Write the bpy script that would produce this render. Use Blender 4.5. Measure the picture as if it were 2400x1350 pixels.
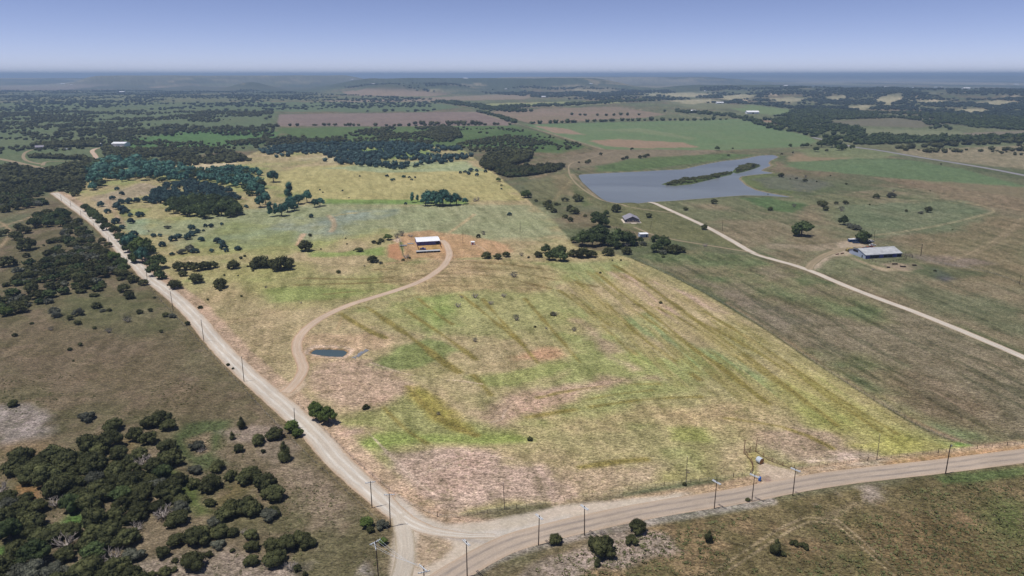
import bpy, math, random
import numpy as np
R = math.radians
for o in list(bpy.data.objects): bpy.data.objects.remove(o)
SC = bpy.context.scene
COL = SC.collection
# ------------------------------------------------------------------ camera, sky, sun, exposure
CAMH = 120.0; PITCH = math.atan(500/1600.0)
cam_d = bpy.data.cameras.new('camera'); cam = bpy.data.objects.new('camera', cam_d); COL.objects.link(cam)
cam.location = (0, 0, CAMH); cam.rotation_euler = (math.pi/2-PITCH, 0, 0)
cam_d.sensor_width = 36; cam_d.lens = 24.0; cam_d.clip_start = 1; cam_d.clip_end = 200000
SC.camera = cam
SUN_EL = R(72); SUN_TO = R(18)          # shadows run towards +x, a little away from the viewer
W = bpy.data.worlds.new('World'); SC.world = W; W.use_nodes = True
wn = W.node_tree; wn.nodes.clear()
sky = wn.nodes.new('ShaderNodeTexSky'); sky.sky_type = 'NISHITA'; sky.sun_disc = False
sky.sun_elevation = SUN_EL; sky.sun_rotation = R(252)   # sun stands to the left, a little behind the viewer
sky.altitude = 300; sky.air_density = 0.4; sky.dust_density = 0.0; sky.ozone_density = 10.0
bg = wn.nodes.new('ShaderNodeBackground'); bg.inputs['Strength'].default_value = 0.12
wo = wn.nodes.new('ShaderNodeOutputWorld')
tint = wn.nodes.new('ShaderNodeVectorMath'); tint.operation = 'MULTIPLY'; tint.inputs[1].default_value = (1.74, 1.13, 0.96)   # dry summer air: violet-blue, the same all over
wn.links.new(sky.outputs[0], tint.inputs[0]); wn.links.new(tint.outputs[0], bg.inputs['Color']); wn.links.new(bg.outputs[0], wo.inputs['Surface'])
sun_d = bpy.data.lights.new('sun', 'SUN'); sun = bpy.data.objects.new('sun', sun_d); COL.objects.link(sun)
sun_d.energy = 4.1; sun_d.angle = R(0.53); sun_d.color = (1.0, 0.955, 0.89)
from mathutils import Vector
sdir = Vector((math.cos(SUN_TO)*math.cos(SUN_EL), math.sin(SUN_TO)*math.cos(SUN_EL), -math.sin(SUN_EL)))
sun.rotation_euler = sdir.to_track_quat('-Z', 'Y').to_euler(); sun.location = (-100, -30, 400)
SC.view_settings.view_transform = 'Standard'; SC.view_settings.look = 'None'
SC.view_settings.exposure = 0.0; SC.view_settings.gamma = 1.0; SC.view_settings.use_curve_mapping = False
K_LIGHT = np.array([1.30, 1.24, 1.22])    # what white ground renders at; turns a seen colour into a base colour
HAZE_D = 1.15e-4

# ------------------------------------------------------------------ helpers
def lin(c):
    c = np.asarray(c, float)/255.0
    return np.where(c <= 0.04045, c/12.92, ((c+0.055)/1.055)**2.4)
def alb(c): return np.clip(lin(c)/K_LIGHT, 0.003, 0.9)
rng = np.random.default_rng(11)

def vnoise(x, y, seed=0):
    xi = np.floor(x).astype(np.int64); yi = np.floor(y).astype(np.int64)
    fx = x-xi; fy = y-yi; fx = fx*fx*(3-2*fx); fy = fy*fy*(3-2*fy)
    def hsh(a, b):
        n = (a*374761393 + b*668265263 + seed*1274126177) & 0xFFFFFFFF
        n = ((n ^ (n >> 13))*1274126177) & 0xFFFFFFFF
        n = ((n ^ (n >> 16))*2246822519) & 0xFFFFFFFF
        return ((n ^ (n >> 15)) & 0xFFFFFF)/float(0xFFFFFF)
    a = hsh(xi, yi); b = hsh(xi+1, yi); c = hsh(xi, yi+1); d = hsh(xi+1, yi+1)
    return (a*(1-fx)+b*fx)*(1-fy)+(c*(1-fx)+d*fx)*fy
def fbm(x, y, s, seed=0, oc=4):
    v = 0; a = 0.5; t = 0
    for k in range(oc):
        v = v+a*vnoise(x/s*(2**k)+17.3*k, y/s*(2**k)-9.1*k, seed+k); t += a; a *= 0.55
    return v/t
def sstep(a, b, x):
    t = np.clip((x-a)/(b-a), 0, 1); return t*t*(3-2*t)

# polygon / polyline distance in metres
def seg_dist(px, py, P, closed=False):
    P = np.asarray(P, float); n = len(P); d = np.full(px.shape, 1e18)
    for i in range(n if closed else n-1):
        a = P[i]; b = P[(i+1) % n]; ab = b-a; L = ab@ab+1e-12
        t = np.clip(((px-a[0])*ab[0]+(py-a[1])*ab[1])/L, 0, 1)
        dd = (px-a[0]-t*ab[0])**2+(py-a[1]-t*ab[1])**2
        d = np.minimum(d, dd)
    return np.sqrt(d)
def inside(px, py, P):
    P = np.asarray(P, float); c = np.zeros(px.shape, bool); n = len(P); j = n-1
    for i in range(n):
        xi, yi = P[i]; xj, yj = P[j]
        if yi != yj:
            c ^= ((yi > py) != (yj > py)) & (px < (xj-xi)*(py-yi)/(yj-yi)+xi)
        j = i
    return c
def sdist(px, py, P):
    d = seg_dist(px, py, P, True); return np.where(inside(px, py, P), -d, d)

# photograph pixel (2400 x 1350) -> ray -> place on the land
CPI, SPI = math.cos(PITCH), math.sin(PITCH)
def rays(px, py):
    u = (np.asarray(px, float)-1200)/1600; v = -(np.asarray(py, float)-675)/1600
    return u, CPI+v*SPI, -SPI+v*CPI
def flat(px, py, z=0.0):
    dx, dy, dz = rays(px, py); t = (z-CAMH)/np.minimum(dz, -1e-4)
    return np.stack([dx*t, dy*t], -1)
def flatp(L): return flat([p[0] for p in L], [p[1] for p in L])

LAKE = flatp([(1340,411),(1372,407),(1433,404),(1500,401),(1550,398),(1600,396),(1640,387),(1665,382),(1700,376),(1740,372),(1760,368),(1780,364),(1813,362),(1824,367),(1803,376),(1800,382),(1806,387),(1790,394),(1782,399),(1800,402),(1817,405),(1790,406),(1760,409),(1735,412),(1731,418),(1747,433),(1770,444),(1800,451),(1830,456),(1856,461),(1826,459),(1800,457),(1744,456),(1700,459),(1667,462),(1625,465),(1589,468),(1519,472),(1485,476),(1450,474),(1420,472),(1397,462),(1376,444),(1355,424)])
ISLE1 = flatp([(1551,431),(1568,425),(1584,421),(1620,416),(1650,412),(1680,406),(1700,402),(1719,401),(1712,408),(1690,413),(1654,422),(1620,430),(1580,434)])
ISLE2 = flatp([(1718,402),(1724,395),(1733,388),(1750,385),(1767,383),(1783,387),(1770,393),(1757,397),(1740,402),(1727,405)])
POND = flatp([(727,827),(732,821),(740,817),(775,817),(806,819),(814,823),(811,829),(802,835),(770,834),(748,831)])
DAM = flatp([(1333,398),(1345,425),(1368,448),(1390,466),(1410,476),(1440,481),(1480,480)])
WATER_Z = -0.7; POND_Z = -0.45

# far ridges: (pixel x0, x1, distance, pixel y of the crest, half depth, fade px)
RIDGES = [(180,860,9500,176.5,1300,60),(545,625,6400,187.5,450,60),(790,1460,6500,182.5,1000,90),(1100,1750,11000,179.5,1500,120),
          (1770,2900,4700,202,800,120),(2050,2200,3900,210,500,60),(1250,3000,24000,176.5,3500,200),(-700,260,14000,181,2500,90),
          (1560,1900,5600,196,700,90),(860,1100,5200,194,500,60)]
def height(x, y):
    x = np.asarray(x, float); y = np.asarray(y, float)
    r = np.hypot(x, y); z = np.zeros(x.shape)
    yy = np.maximum(y, 1.0)
    far = r > 1500
    if far.any():
        xf, yf, rf = x[far], yy[far], r[far]; zf = np.zeros(xf.shape)
        pix = 1200+1600*xf/yf/CPI   # bearing on the picture's horizon
        m = sstep(2200, 4200, rf)
        zf += m*16*(fbm(xf, yf, 1500, 5, 4)-0.45)
        for (x0, x1, d, cy, hw, fd) in RIDGES:
            top = CAMH-(cy-175)*d/1600.0
            wv = 1+0.10*(fbm(pix*6, pix*0+d, 300, 9, 3)-0.5)*(1 if d < 12000 else 0.4)
            win = sstep(x0-fd, x0+fd, pix)*(1-sstep(x1-fd, x1+fd, pix))
            q = (rf-d*(1+0.12*(fbm(pix*6, pix*0+d+50, 500, 3, 3)-0.5)))/hw
            shape = np.exp(-np.abs(q)**2.2)
            zf = np.maximum(zf, zf*(1-shape*win)+top*wv*shape*win)
        z[far] = zf
    near = (r < 1500) & (y > 100)
    if near.any():
        xn, yn = x[near], y[near]; zn = np.zeros(xn.shape)
        b = (xn > LAKE[:,0].min()-40) & (xn < LAKE[:,0].max()+40) & (yn > LAKE[:,1].min()-40) & (yn < LAKE[:,1].max()+60)
        if b.any():
            sd = sdist(xn[b], yn[b], LAKE)
            zz = -2.2*sstep(14, -22, sd)
            for I in (ISLE1, ISLE2):
                si = sdist(xn[b], yn[b], I); zz = np.maximum(zz, -2.2+3.0*sstep(10, -8, si)*1.0)
            dd = seg_dist(xn[b], yn[b], DAM)
            zz = np.maximum(zz, zz*(1-sstep(12, 3, dd))+1.5*sstep(12, 3, dd))
            zn[b] = zz
        b = (np.abs(xn-POND[:,0].mean()) < 30) & (np.abs(yn-POND[:,1].mean()) < 30)
        if b.any():
            sd = sdist(xn[b], yn[b], POND)
            zn[b] += -1.2*sstep(0.8, -1.4, sd)+0.5*sstep(7, 4, sd)*sstep(1.0, 3.5, sd)
        z[near] = zn
    return z
_T = np.geomspace(100, 59000, 420)
def G(px, py):
    px = np.atleast_1d(np.asarray(px, float)); py = np.atleast_1d(np.asarray(py, float))
    dx, dy, dz = rays(px, py)
    out = np.zeros((len(px), 3))
    for s in range(0, len(px), 4000):
        e = slice(s, s+4000); T = _T[None, :]
        X = dx[e, None]*T; Y = dy[e, None]*T; Z = CAMH+dz[e, None]*T
        D = Z-height(X, Y); below = D < 0; k = np.argmax(below, 1); k = np.where(below.any(1), np.maximum(k, 1), len(_T)-1)
        i = np.arange(len(k)); d0 = D[i, k-1]; d1 = D[i, k]
        t = _T[k-1]+(_T[k]-_T[k-1])*np.clip(d0/np.maximum(d0-d1, 1e-9), 0, 1)
        nearp = t < 1450
        tf = np.where(nearp, -CAMH/np.minimum(dz[e], -1e-4), t)
        out[e, 0] = dx[e]*tf; out[e, 1] = dy[e]*tf
    out[:, 2] = height(out[:, 0], out[:, 1])
    return out
def GP(L): return G([p[0] for p in L], [p[1] for p in L])[:, :2]
def depth_at(x, y, z=0): return y*CPI-(z-CAMH)*SPI
def smooth_line(P, step):
    P = np.asarray(P, float)
    for _ in range(2):      # chaikin, ends kept
        Q = [P[0]]
        for a, b in zip(P[:-1], P[1:]): Q += [a*.75+b*.25, a*.25+b*.75]
        Q.append(P[-1]); P = np.array(Q)
    d = np.r_[0, np.cumsum(np.hypot(*np.diff(P, axis=0).T))]
    n = max(2, int(d[-1]/step)); s = np.linspace(0, d[-1], n+1)
    return np.stack([np.interp(s, d, P[:, 0]), np.interp(s, d, P[:, 1])], -1), s

def mesh_np(name, V, F, mats, smooth=False, mi=None, F3=None):
    """F: (n,k) faces of one size; F3 optional triangles"""
    me = bpy.data.meshes.new(name)
    V = np.asarray(V, np.float32); F = np.asarray(F, np.int32)
    Fs = [F] + ([np.asarray(F3, np.int32)] if F3 is not None and len(F3) else [])
    nl = sum(f.size for f in Fs); nf = sum(len(f) for f in Fs)
    me.vertices.add(len(V)); me.vertices.foreach_set('co', V.ravel())
    me.loops.add(nl); me.loops.foreach_set('vertex_index', np.concatenate([f.ravel() for f in Fs]))
    tot = np.concatenate([np.full(len(f), f.shape[1], np.int32) for f in Fs])
    st = np.r_[0, np.cumsum(tot)[:-1]].astype(np.int32)
    me.polygons.add(nf); me.polygons.foreach_set('loop_start', st); me.polygons.foreach_set('loop_total', tot)
    if smooth: me.polygons.foreach_set('use_smooth', np.ones(nf, bool))
    if mi is not None: me.polygons.foreach_set('material_index', np.asarray(mi, np.int32))
    for m in (mats if isinstance(mats, (list, tuple)) else [mats]): me.materials.append(m)
    me.update(calc_edges=True); me.validate()
    return me
def tag(o, label=None, cat=None, group=None, kind=None):
    if label: o['label'] = label
    if cat: o['category'] = cat
    if group: o['group'] = group
    if kind: o['kind'] = kind
    return o
def obj(name, me, parent=None, loc=None):
    o = bpy.data.objects.new(name, me); COL.objects.link(o)
    if parent: o.parent = parent
    if loc is not None: o.location = loc
    return o
def empty(name, loc, rz=0):
    o = bpy.data.objects.new(name, None); COL.objects.link(o); o.location = loc; o.rotation_euler = (0, 0, rz); o.empty_display_size = 1
    return o
class MB:
    """collects boxes, tubes and prisms into one mesh"""
    def __init__(s): s.v = []; s.f = []
    def add(s, V, F):
        n = len(s.v); s.v += [tuple(p) for p in V]; s.f += [tuple(i+n for i in f) for f in F]; return s
    def box(s, c, d, rz=0):
        cx, cy, cz = c; a, b, h = d[0]/2, d[1]/2, d[2]/2; co, si = math.cos(rz), math.sin(rz)
        V = [(cx+x*co-y*si, cy+x*si+y*co, cz+z) for z in (-h, h) for x, y in ((-a,-b),(a,-b),(a,b),(-a,b))]
        return s.add(V, [(3,2,1,0),(4,5,6,7),(0,1,5,4),(1,2,6,5),(2,3,7,6),(3,0,4,7)])
    def tube(s, a, b, r0, r1=None, n=6, caps=True):
        r1 = r0 if r1 is None else r1; a = Vector(a); b = Vector(b); d = (b-a).normalized()
        u = d.orthogonal().normalized(); w = d.cross(u); V = []
        for p, r in ((a, r0), (b, r1)):
            for k in range(n):
                t = 2*math.pi*k/n; V.append(p+u*(r*math.cos(t))+w*(r*math.sin(t)))
        F = [(k, (k+1) % n, n+(k+1) % n, n+k) for k in range(n)]
        if caps: F += [tuple(range(n-1, -1, -1)), tuple(range(n, 2*n))]
        return s.add(V, F)
    def prism(s, prof, y0, y1):
        """profile in x,z extruded along y"""
        n = len(prof); V = [(x, y0, z) for x, z in prof]+[(x, y1, z) for x, z in prof]
        return s.add(V, [tuple(range(n)), tuple(range(2*n-1, n-1, -1))]+[(k, n+k, n+(k+1) % n, (k+1) % n) for k in range(n)])
    def mesh(s, name, m):
        me = bpy.data.meshes.new(name); me.from_pydata([tuple(p) for p in s.v], [], s.f)
        me.materials.append(m); me.update(); return me
    def build(s, name, m, parent=None, loc=None): return obj(name, s.mesh(name, m), parent, loc)

# ------------------------------------------------------------------ materials
def newmat(name, rough=0.9, spec=0.2):
    m = bpy.data.materials.new(name); m.use_nodes = True; b = m.node_tree.nodes['Principled BSDF']
    b.inputs['Roughness'].default_value = rough; b.inputs['Specular IOR Level'].default_value = spec
    return m, m.node_tree, b
def N(nt, t, **k):
    n = nt.nodes.new(t)
    for a, v in k.items(): setattr(n, a, v)
    return n
def noise_node(nt, co, scale, detail=3, rough=0.6, dist=0.0):
    n = N(nt, 'ShaderNodeTexNoise'); n.inputs['Scale'].default_value = scale; n.inputs['Detail'].default_value = detail
    n.inputs['Roughness'].default_value = rough; n.inputs['Distortion'].default_value = dist; nt.links.new(co, n.inputs['Vector']); return n.outputs['Fac']
def mapr(nt, v, a, b, c, d):
    n = N(nt, 'ShaderNodeMapRange'); n.clamp = True
    for i, x in zip(('From Min','From Max','To Min','To Max'), (a, b, c, d)): n.inputs[i].default_value = x
    nt.links.new(v, n.inputs['Value']); return n.outputs['Result']
def mathn(nt, op, a, b=None):
    n = N(nt, 'ShaderNodeMath', operation=op)
    for i, x in enumerate((a, b)):
        if x is None: continue
        if isinstance(x, (int, float)): n.inputs[i].default_value = x
        else: nt.links.new(x, n.inputs[i])
    return n.outputs[0]
def mixc(nt, f, a, b, blend='MIX'):
    n = N(nt, 'ShaderNodeMix', data_type='RGBA', blend_type=blend)
    for s, x in ((0, f), (6, a), (7, b)):
        if isinstance(x, (int, float)): n.inputs[s].default_value = x
        elif isinstance(x, (tuple, list, np.ndarray)): n.inputs[s].default_value = (*[float(q) for q in x[:3]], 1)
        else: nt.links.new(x, n.inputs[s])
    return n.outputs[2]
def scalec(nt, c, v):
    n = N(nt, 'ShaderNodeVectorMath', operation='SCALE'); nt.links.new(c, n.inputs[0]); nt.links.new(v, n.inputs['Scale']); return n.outputs[0]

def plain(name, c, rough=0.7, var=0.12, scale=1.5, metal=0.0, spec=0.3, seen=True):
    m, nt, b = newmat(name, rough, spec); g = N(nt, 'ShaderNodeNewGeometry')
    c = alb(c) if seen else np.array(c)
    f = noise_node(nt, g.outputs['Position'], scale, 4, 0.65)
    k = mapr(nt, f, 0.3, 0.7, 1-var, 1+var)
    col = N(nt, 'ShaderNodeRGB'); col.outputs[0].default_value = (*[float(q) for q in c], 1)
    nt.links.new(scalec(nt, col.outputs[0], k), b.inputs['Base Color']); b.inputs['Metallic'].default_value = metal
    return m

def ground_mat():
    m, nt, b = newmat('grassland', 0.95, 0.08); L = nt.links
    at = N(nt, 'ShaderNodeAttribute', attribute_name='Col'); cl = N(nt, 'ShaderNodeAttribute', attribute_name='Clump')
    g = N(nt, 'ShaderNodeNewGeometry'); P = g.outputs['Position']
    mp = N(nt, 'ShaderNodeMapping'); mp.inputs['Scale'].default_value = (0.55, 1.0, 1.0); mp.inputs['Rotation'].default_value = (0, 0, 0.25); L.new(P, mp.inputs[0]); PS = mp.outputs[0]
    n1 = noise_node(nt, P, 0.035, 5, 0.65, 0.6); n2 = noise_node(nt, PS, 0.34, 4, 0.75, 0.4); n3 = noise_node(nt, PS, 0.95, 4, 0.85, 0.3); n4 = noise_node(nt, PS, 2.6, 2, 0.8)
    c = at.outputs['Color']
    # warm straw / green drift, then light and dark grass clumps of falling size
    c = mixc(nt, mapr(nt, n1, 0.42, 0.68, 0.0, 0.28), c, mixc(nt, 1.0, c, (1.12, 0.97, 0.93), 'MULTIPLY'))
    c = mixc(nt, mapr(nt, n2, 0.52, 0.75, 0.0, 0.55), c, mixc(nt, 1.0, c, (0.92, 0.95, 0.92), 'MULTIPLY'))
    k = mathn(nt, 'MULTIPLY', mapr(nt, n2, 0.28, 0.72, 0.78, 1.24), mapr(nt, n3, 0.36, 0.64, 0.42, 1.62))
    k = mathn(nt, 'MULTIPLY', k, mapr(nt, n4, 0.36, 0.64, 0.55, 1.50))
    k2 = mixc(nt, cl.outputs['Fac'], (1, 1, 1), k)   # contrast grows where grass is tufty
    c = mixc(nt, 1.0, c, k2, 'MULTIPLY')
    # scattered dark tufts
    tv = N(nt, 'ShaderNodeTexVoronoi'); tv.inputs['Scale'].default_value = 0.42; L.new(P, tv.inputs['Vector'])
    td = mapr(nt, tv.outputs['Distance'], 0.10, 0.34, 1.0, 0.0)
    tm = mathn(nt, 'MULTIPLY', td, mapr(nt, n1, 0.45, 0.62, 0.0, 0.75)); tm = mathn(nt, 'MULTIPLY', tm, cl.outputs['Fac'])
    c = mixc(nt, tm, c, mixc(nt, 1.0, c, (0.50, 0.60, 0.42), 'MULTIPLY'))
    t2 = N(nt, 'ShaderNodeTexVoronoi'); t2.inputs['Scale'].default_value = 1.05; L.new(PS, t2.inputs['Vector'])
    d2 = mathn(nt, 'MULTIPLY', mapr(nt, t2.outputs['Distance'], 0.12, 0.42, 1.0, 0.0), mapr(nt, n2, 0.42, 0.60, 0.0, 0.8)); d2 = mathn(nt, 'MULTIPLY', d2, cl.outputs['Fac'])
    c = mixc(nt, d2, c, mixc(nt, 1.0, c, (0.55, 0.62, 0.46), 'MULTIPLY'))
    # bleached stalks and bare specks
    t3 = N(nt, 'ShaderNodeTexVoronoi'); t3.inputs['Scale'].default_value = 0.8; mp3 = N(nt, 'ShaderNodeMapping'); mp3.inputs['Location'].default_value = (31, 17, 0); L.new(PS, mp3.inputs[0]); L.new(mp3.outputs[0], t3.inputs['Vector'])
    d3 = mathn(nt, 'MULTIPLY', mapr(nt, t3.outputs['Distance'], 0.08, 0.30, 1.0, 0.0), mapr(nt, n1, 0.40, 0.60, 0.6, 0.0))
    c = mixc(nt, mathn(nt, 'MULTIPLY', d3, cl.outputs['Fac']), c, mixc(nt, 1.0, c, (1.5, 1.45, 1.4), 'MULTIPLY'))
    L.new(c, b.inputs['Base Color'])
    bp = N(nt, 'ShaderNodeBump'); bp.inputs['Strength'].default_value = 0.7; bp.inputs['Distance'].default_value = 0.35
    L.new(mathn(nt, 'ADD', n3, mathn(nt, 'MULTIPLY', n4, 0.4)), bp.inputs['Height']); L.new(bp.outputs[0], b.inputs['Normal'])
    return m
M_GROUND = ground_mat()

def road_mat(name, base, track, edge, tr=(0.33, 0.14), streak=0.5, rough=0.9):
    """u runs across (-1..1), v along in metres"""
    m, nt, b = newmat(name, rough, 0.15); L = nt.links
    uv = N(nt, 'ShaderNodeUVMap'); sx = N(nt, 'ShaderNodeSeparateXYZ'); L.new(uv.outputs[0], sx.inputs[0])
    g = N(nt, 'ShaderNodeNewGeometry'); P = g.outputs['Position']
    wob = mathn(nt, 'MULTIPLY', mathn(nt, 'SUBTRACT', noise_node(nt, P, 0.08, 3), 0.5), 0.35)
    u = mathn(nt, 'ADD', sx.outputs[0], wob); au = mathn(nt, 'ABSOLUTE', u)
    d1 = mathn(nt, 'ABSOLUTE', mathn(nt, 'SUBTRACT', au, tr[0]))
    t = mapr(nt, d1, 0.02, tr[1], 1.0, 0.0); t = mathn(nt, 'MULTIPLY', t, mapr(nt, noise_node(nt, P, 0.12, 4), 0.3, 0.65, 0.25, 1.0))
    c = mixc(nt, mathn(nt, 'MULTIPLY', t, streak), alb(base), alb(track))
    e = mathn(nt, 'ADD', au, mathn(nt, 'MULTIPLY', mathn(nt, 'SUBTRACT', noise_node(nt, P, 0.9, 4, 0.7), 0.5), 0.5))
    c = mixc(nt, mapr(nt, e, 0.70, 1.0, 0.0, 0.9), c, alb(edge))
    mp = N(nt, 'ShaderNodeMapping'); mp.inputs['Scale'].default_value = (6, 0.12, 1); L.new(uv.outputs[0], mp.inputs[0])
    k = mathn(nt, 'MULTIPLY', mapr(nt, noise_node(nt, mp.outputs[0], 1.0, 4, 0.6), 0.3, 0.7, 0.88, 1.10), mapr(nt, noise_node(nt, P, 2.2, 4, 0.75), 0.3, 0.7, 0.86, 1.12))
    k = mathn(nt, 'MULTIPLY', k, mapr(nt, noise_node(nt, P, 0.05, 4, 0.6), 0.3, 0.7, 0.90, 1.08))
    L.new(scalec(nt, c, k), b.inputs['Base Color'])
    return m
M_GRAVEL = road_mat('pale_gravel', (208,192,175), (228,218,206), (190,160,132), (0.34, 0.20), 1.0)
M_DRIVE = road_mat('drive_gravel', (207,180,156), (216,194,172), (196,156,124), (0.4, 0.2), 0.7)
M_ASPHALT = road_mat('worn_asphalt', (190,170,152), (154,140,130), (196,170,146), (0.36, 0.2), 1.0, 0.85)
M_TRACK = road_mat('dirt_track', (160,142,114), (180,160,132), (130,120,90), (0.5, 0.25), 0.8)
M_SIDE = road_mat('side_gravel', (204,189,172), (206,194,178), (172,154,128), (0.4, 0.2), 0.5)
M_HIGHWAY = road_mat('far_asphalt', (150,146,150), (140,136,142), (168,152,138), (0.4, 0.2), 0.4)

def foliage(name, dark, light, var=0.5, scale=0.25):
    m, nt, b = newmat(name, 0.75, 0.12); L = nt.links
    g = N(nt, 'ShaderNodeNewGeometry'); oi = N(nt, 'ShaderNodeObjectInfo')
    rp = N(nt, 'ShaderNodeMath', operation='ADD'); L.new(g.outputs['Random Per Island'], rp.inputs[0]); rp.inputs[1].default_value = 0
    n1 = noise_node(nt, g.outputs['Position'], scale, 3, 0.6); n2 = noise_node(nt, g.outputs['Position'], 0.09, 2)
    f = mathn(nt, 'ADD', mathn(nt, 'MULTIPLY', rp.outputs[0], 0.45), mathn(nt, 'MULTIPLY', mapr(nt, n1, 0.3, 0.7, 0, 1), 0.55))
    c = mixc(nt, f, dark, light)
    k = mathn(nt, 'MULTIPLY', mapr(nt, oi.outputs['Random'], 0, 1, 1-var*0.45, 1+var*0.45), mapr(nt, n2, 0.35, 0.65, 1-var*0.65, 1+var*0.75))
    c = scalec(nt, c, k)
    L.new(c, b.inputs['Base Color'])
    tr = N(nt, 'ShaderNodeBsdfTranslucent'); L.new(c, tr.inputs['Color'])
    mx = N(nt, 'ShaderNodeMixShader'); mx.inputs[0].default_value = 0.18
    out = nt.nodes['Material Output']; L.new(b.outputs[0], mx.inputs[1]); L.new(tr.outputs[0], mx.inputs[2]); L.new(mx.outputs[0], out.inputs['Surface'])
    return m
FM = {
 'juniper': foliage('juniper_needles', (0.032,0.039,0.017), (0.125,0.130,0.052)),
 'hazejuniper': foliage('haze_tinted_juniper_needles', (0.024,0.052,0.054), (0.075,0.125,0.115)),  # blue haze over the upper woods is mixed into the needle colour
 'oak': foliage('live_oak_leaves', (0.026,0.044,0.017), (0.105,0.135,0.050)),
 'creek': foliage('haze_tinted_creek_leaves', (0.024,0.074,0.066), (0.100,0.205,0.145)),  # teal part is haze over the creek woods, put into the leaf colour
 'bright': foliage('bright_leaves', (0.050,0.085,0.020), (0.150,0.190,0.055)),
 'sage': foliage('grey_green_leaves', (0.075,0.080,0.058), (0.155,0.160,0.120)),
 'farwood': foliage('far_wood_leaves', (0.026,0.044,0.032), (0.068,0.092,0.058), 0.6, 0.05),
}
M_BARK = plain('grey_bark', (0.13,0.10,0.08), 0.95, 0.3, 3, seen=False)
M_DEAD = plain('bleached_wood', (0.34,0.30,0.27), 0.9, 0.25, 3, seen=False)
M_POLE = plain('weathered_pole_wood', (0.060,0.040,0.032), 0.9, 0.3, 2, seen=False)
M_POLE2 = plain('grey_pole_wood', (0.16,0.12,0.10), 0.9, 0.3, 2, seen=False)
M_ARM = plain('pale_crossarm', (0.62,0.66,0.70), 0.6, 0.15, 4, seen=False)
M_STEEL = plain('galvanised_steel', (0.45,0.47,0.50), 0.45, 0.15, 2, 0.6, seen=False)
M_RUST = plain('rusty_pipe', (0.16,0.055,0.045), 0.8, 0.3, 4, seen=False)
M_WHITE_ROOF = plain('white_metal_roof', (0.82,0.83,0.86), 0.5, 0.05, 0.6, seen=False)
M_GREY_ROOF = plain('grey_shingle_roof', (0.26,0.25,0.29), 0.85, 0.18, 2.5, seen=False)
M_TIN = plain('dull_tin_roof', (0.42,0.43,0.44), 0.6, 0.22, 0.35, seen=False)
M_BLUEWALL = plain('blue_grey_wall', (0.085,0.09,0.28), 0.7, 0.25, 1.2, seen=False)
M_REDTRIM = plain('red_trim', (0.30,0.05,0.05), 0.6, 0.2, 2, seen=False)
M_WHITE = plain('white_paint', (0.74,0.75,0.78), 0.6, 0.08, 1, seen=False)
M_BLUEWHITE = plain('pale_blue_wall', (0.40,0.46,0.60), 0.65, 0.12, 1, seen=False)
M_DARKWALL = plain('dark_slate_wall', (0.11,0.11,0.15), 0.8, 0.25, 2, seen=False)
M_STONE = plain('tan_stone', (0.42,0.34,0.27), 0.9, 0.2, 1.5, seen=False)
M_CONC = plain('pale_concrete', (0.58,0.51,0.42), 0.9, 0.12, 1, seen=False)
M_BLACK = plain('dark_opening', (0.02,0.02,0.025), 0.8, 0.2, 2, seen=False)
M_RUBBER = plain('black_rubber', (0.02,0.02,0.02), 0.8, 0.1, 2, seen=False)
M_GLASS = plain('dark_glass', (0.03,0.04,0.05), 0.1, 0.1, 2, spec=0.6, seen=False)
def paint(name, c): return plain(name, c, 0.35, 0.06, 1, spec=0.5, seen=False)
M_HAY = plain('straw_bale_end', (0.33,0.18,0.07), 0.95, 0.35, 5, seen=False)
M_WRAP = plain('silver_bale_wrap', (0.50,0.55,0.60), 0.45, 0.15, 2, seen=False)
M_BLUEPL = paint('blue_plastic', (0.02,0.12,0.45))
# ------------------------------------------------------------------ the land: one sheet to the horizon
def build_ground():
    # radial steps fine near by, coarse far off
    r = [128.0]
    while r[-1] < 60000:
        q = r[-1]; r.append(q+1.0/(545.0*128/(q*q)*1.0+26.0/q))
    r = np.array([0.01, 30, 70, 105]+r); nr = len(r)
    th_in = np.linspace(-R(41), R(41), 800); th_out = np.linspace(R(41), 2*math.pi-R(41), 60)[1:-1]
    th = np.concatenate([th_in, th_out]); nt_ = len(th)
    RR, TT = np.meshgrid(r, th, indexing='ij'); X = RR*np.sin(TT); Y = RR*np.cos(TT)
    x = X.ravel(); y = Y.ravel(); z = height(x, y)
    ii, jj = np.meshgrid(np.arange(nr-1), np.arange(nt_), indexing='ij'); j2 = (jj+1) % nt_
    a = ii*nt_+jj; b = ii*nt_+j2; c = (ii+1)*nt_+j2; d = (ii+1)*nt_+jj
    F = np.stack([a, b, c, d], -1).reshape(-1, 4)[:, ::-1]
    col, clump = paint_land(x, y)
    me = mesh_np('ground', np.stack([x, y, z], -1), F, M_GROUND, smooth=True)
    ca = me.color_attributes.new('Col', 'FLOAT_COLOR', 'POINT'); ca.data.foreach_set('color', np.c_[col, np.ones(len(x))].astype(np.float32).ravel())
    at = me.attributes.new('Clump', 'FLOAT', 'POINT'); at.data.foreach_set('value', clump.astype(np.float32))
    tag(obj('ground', me), kind='structure')

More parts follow.
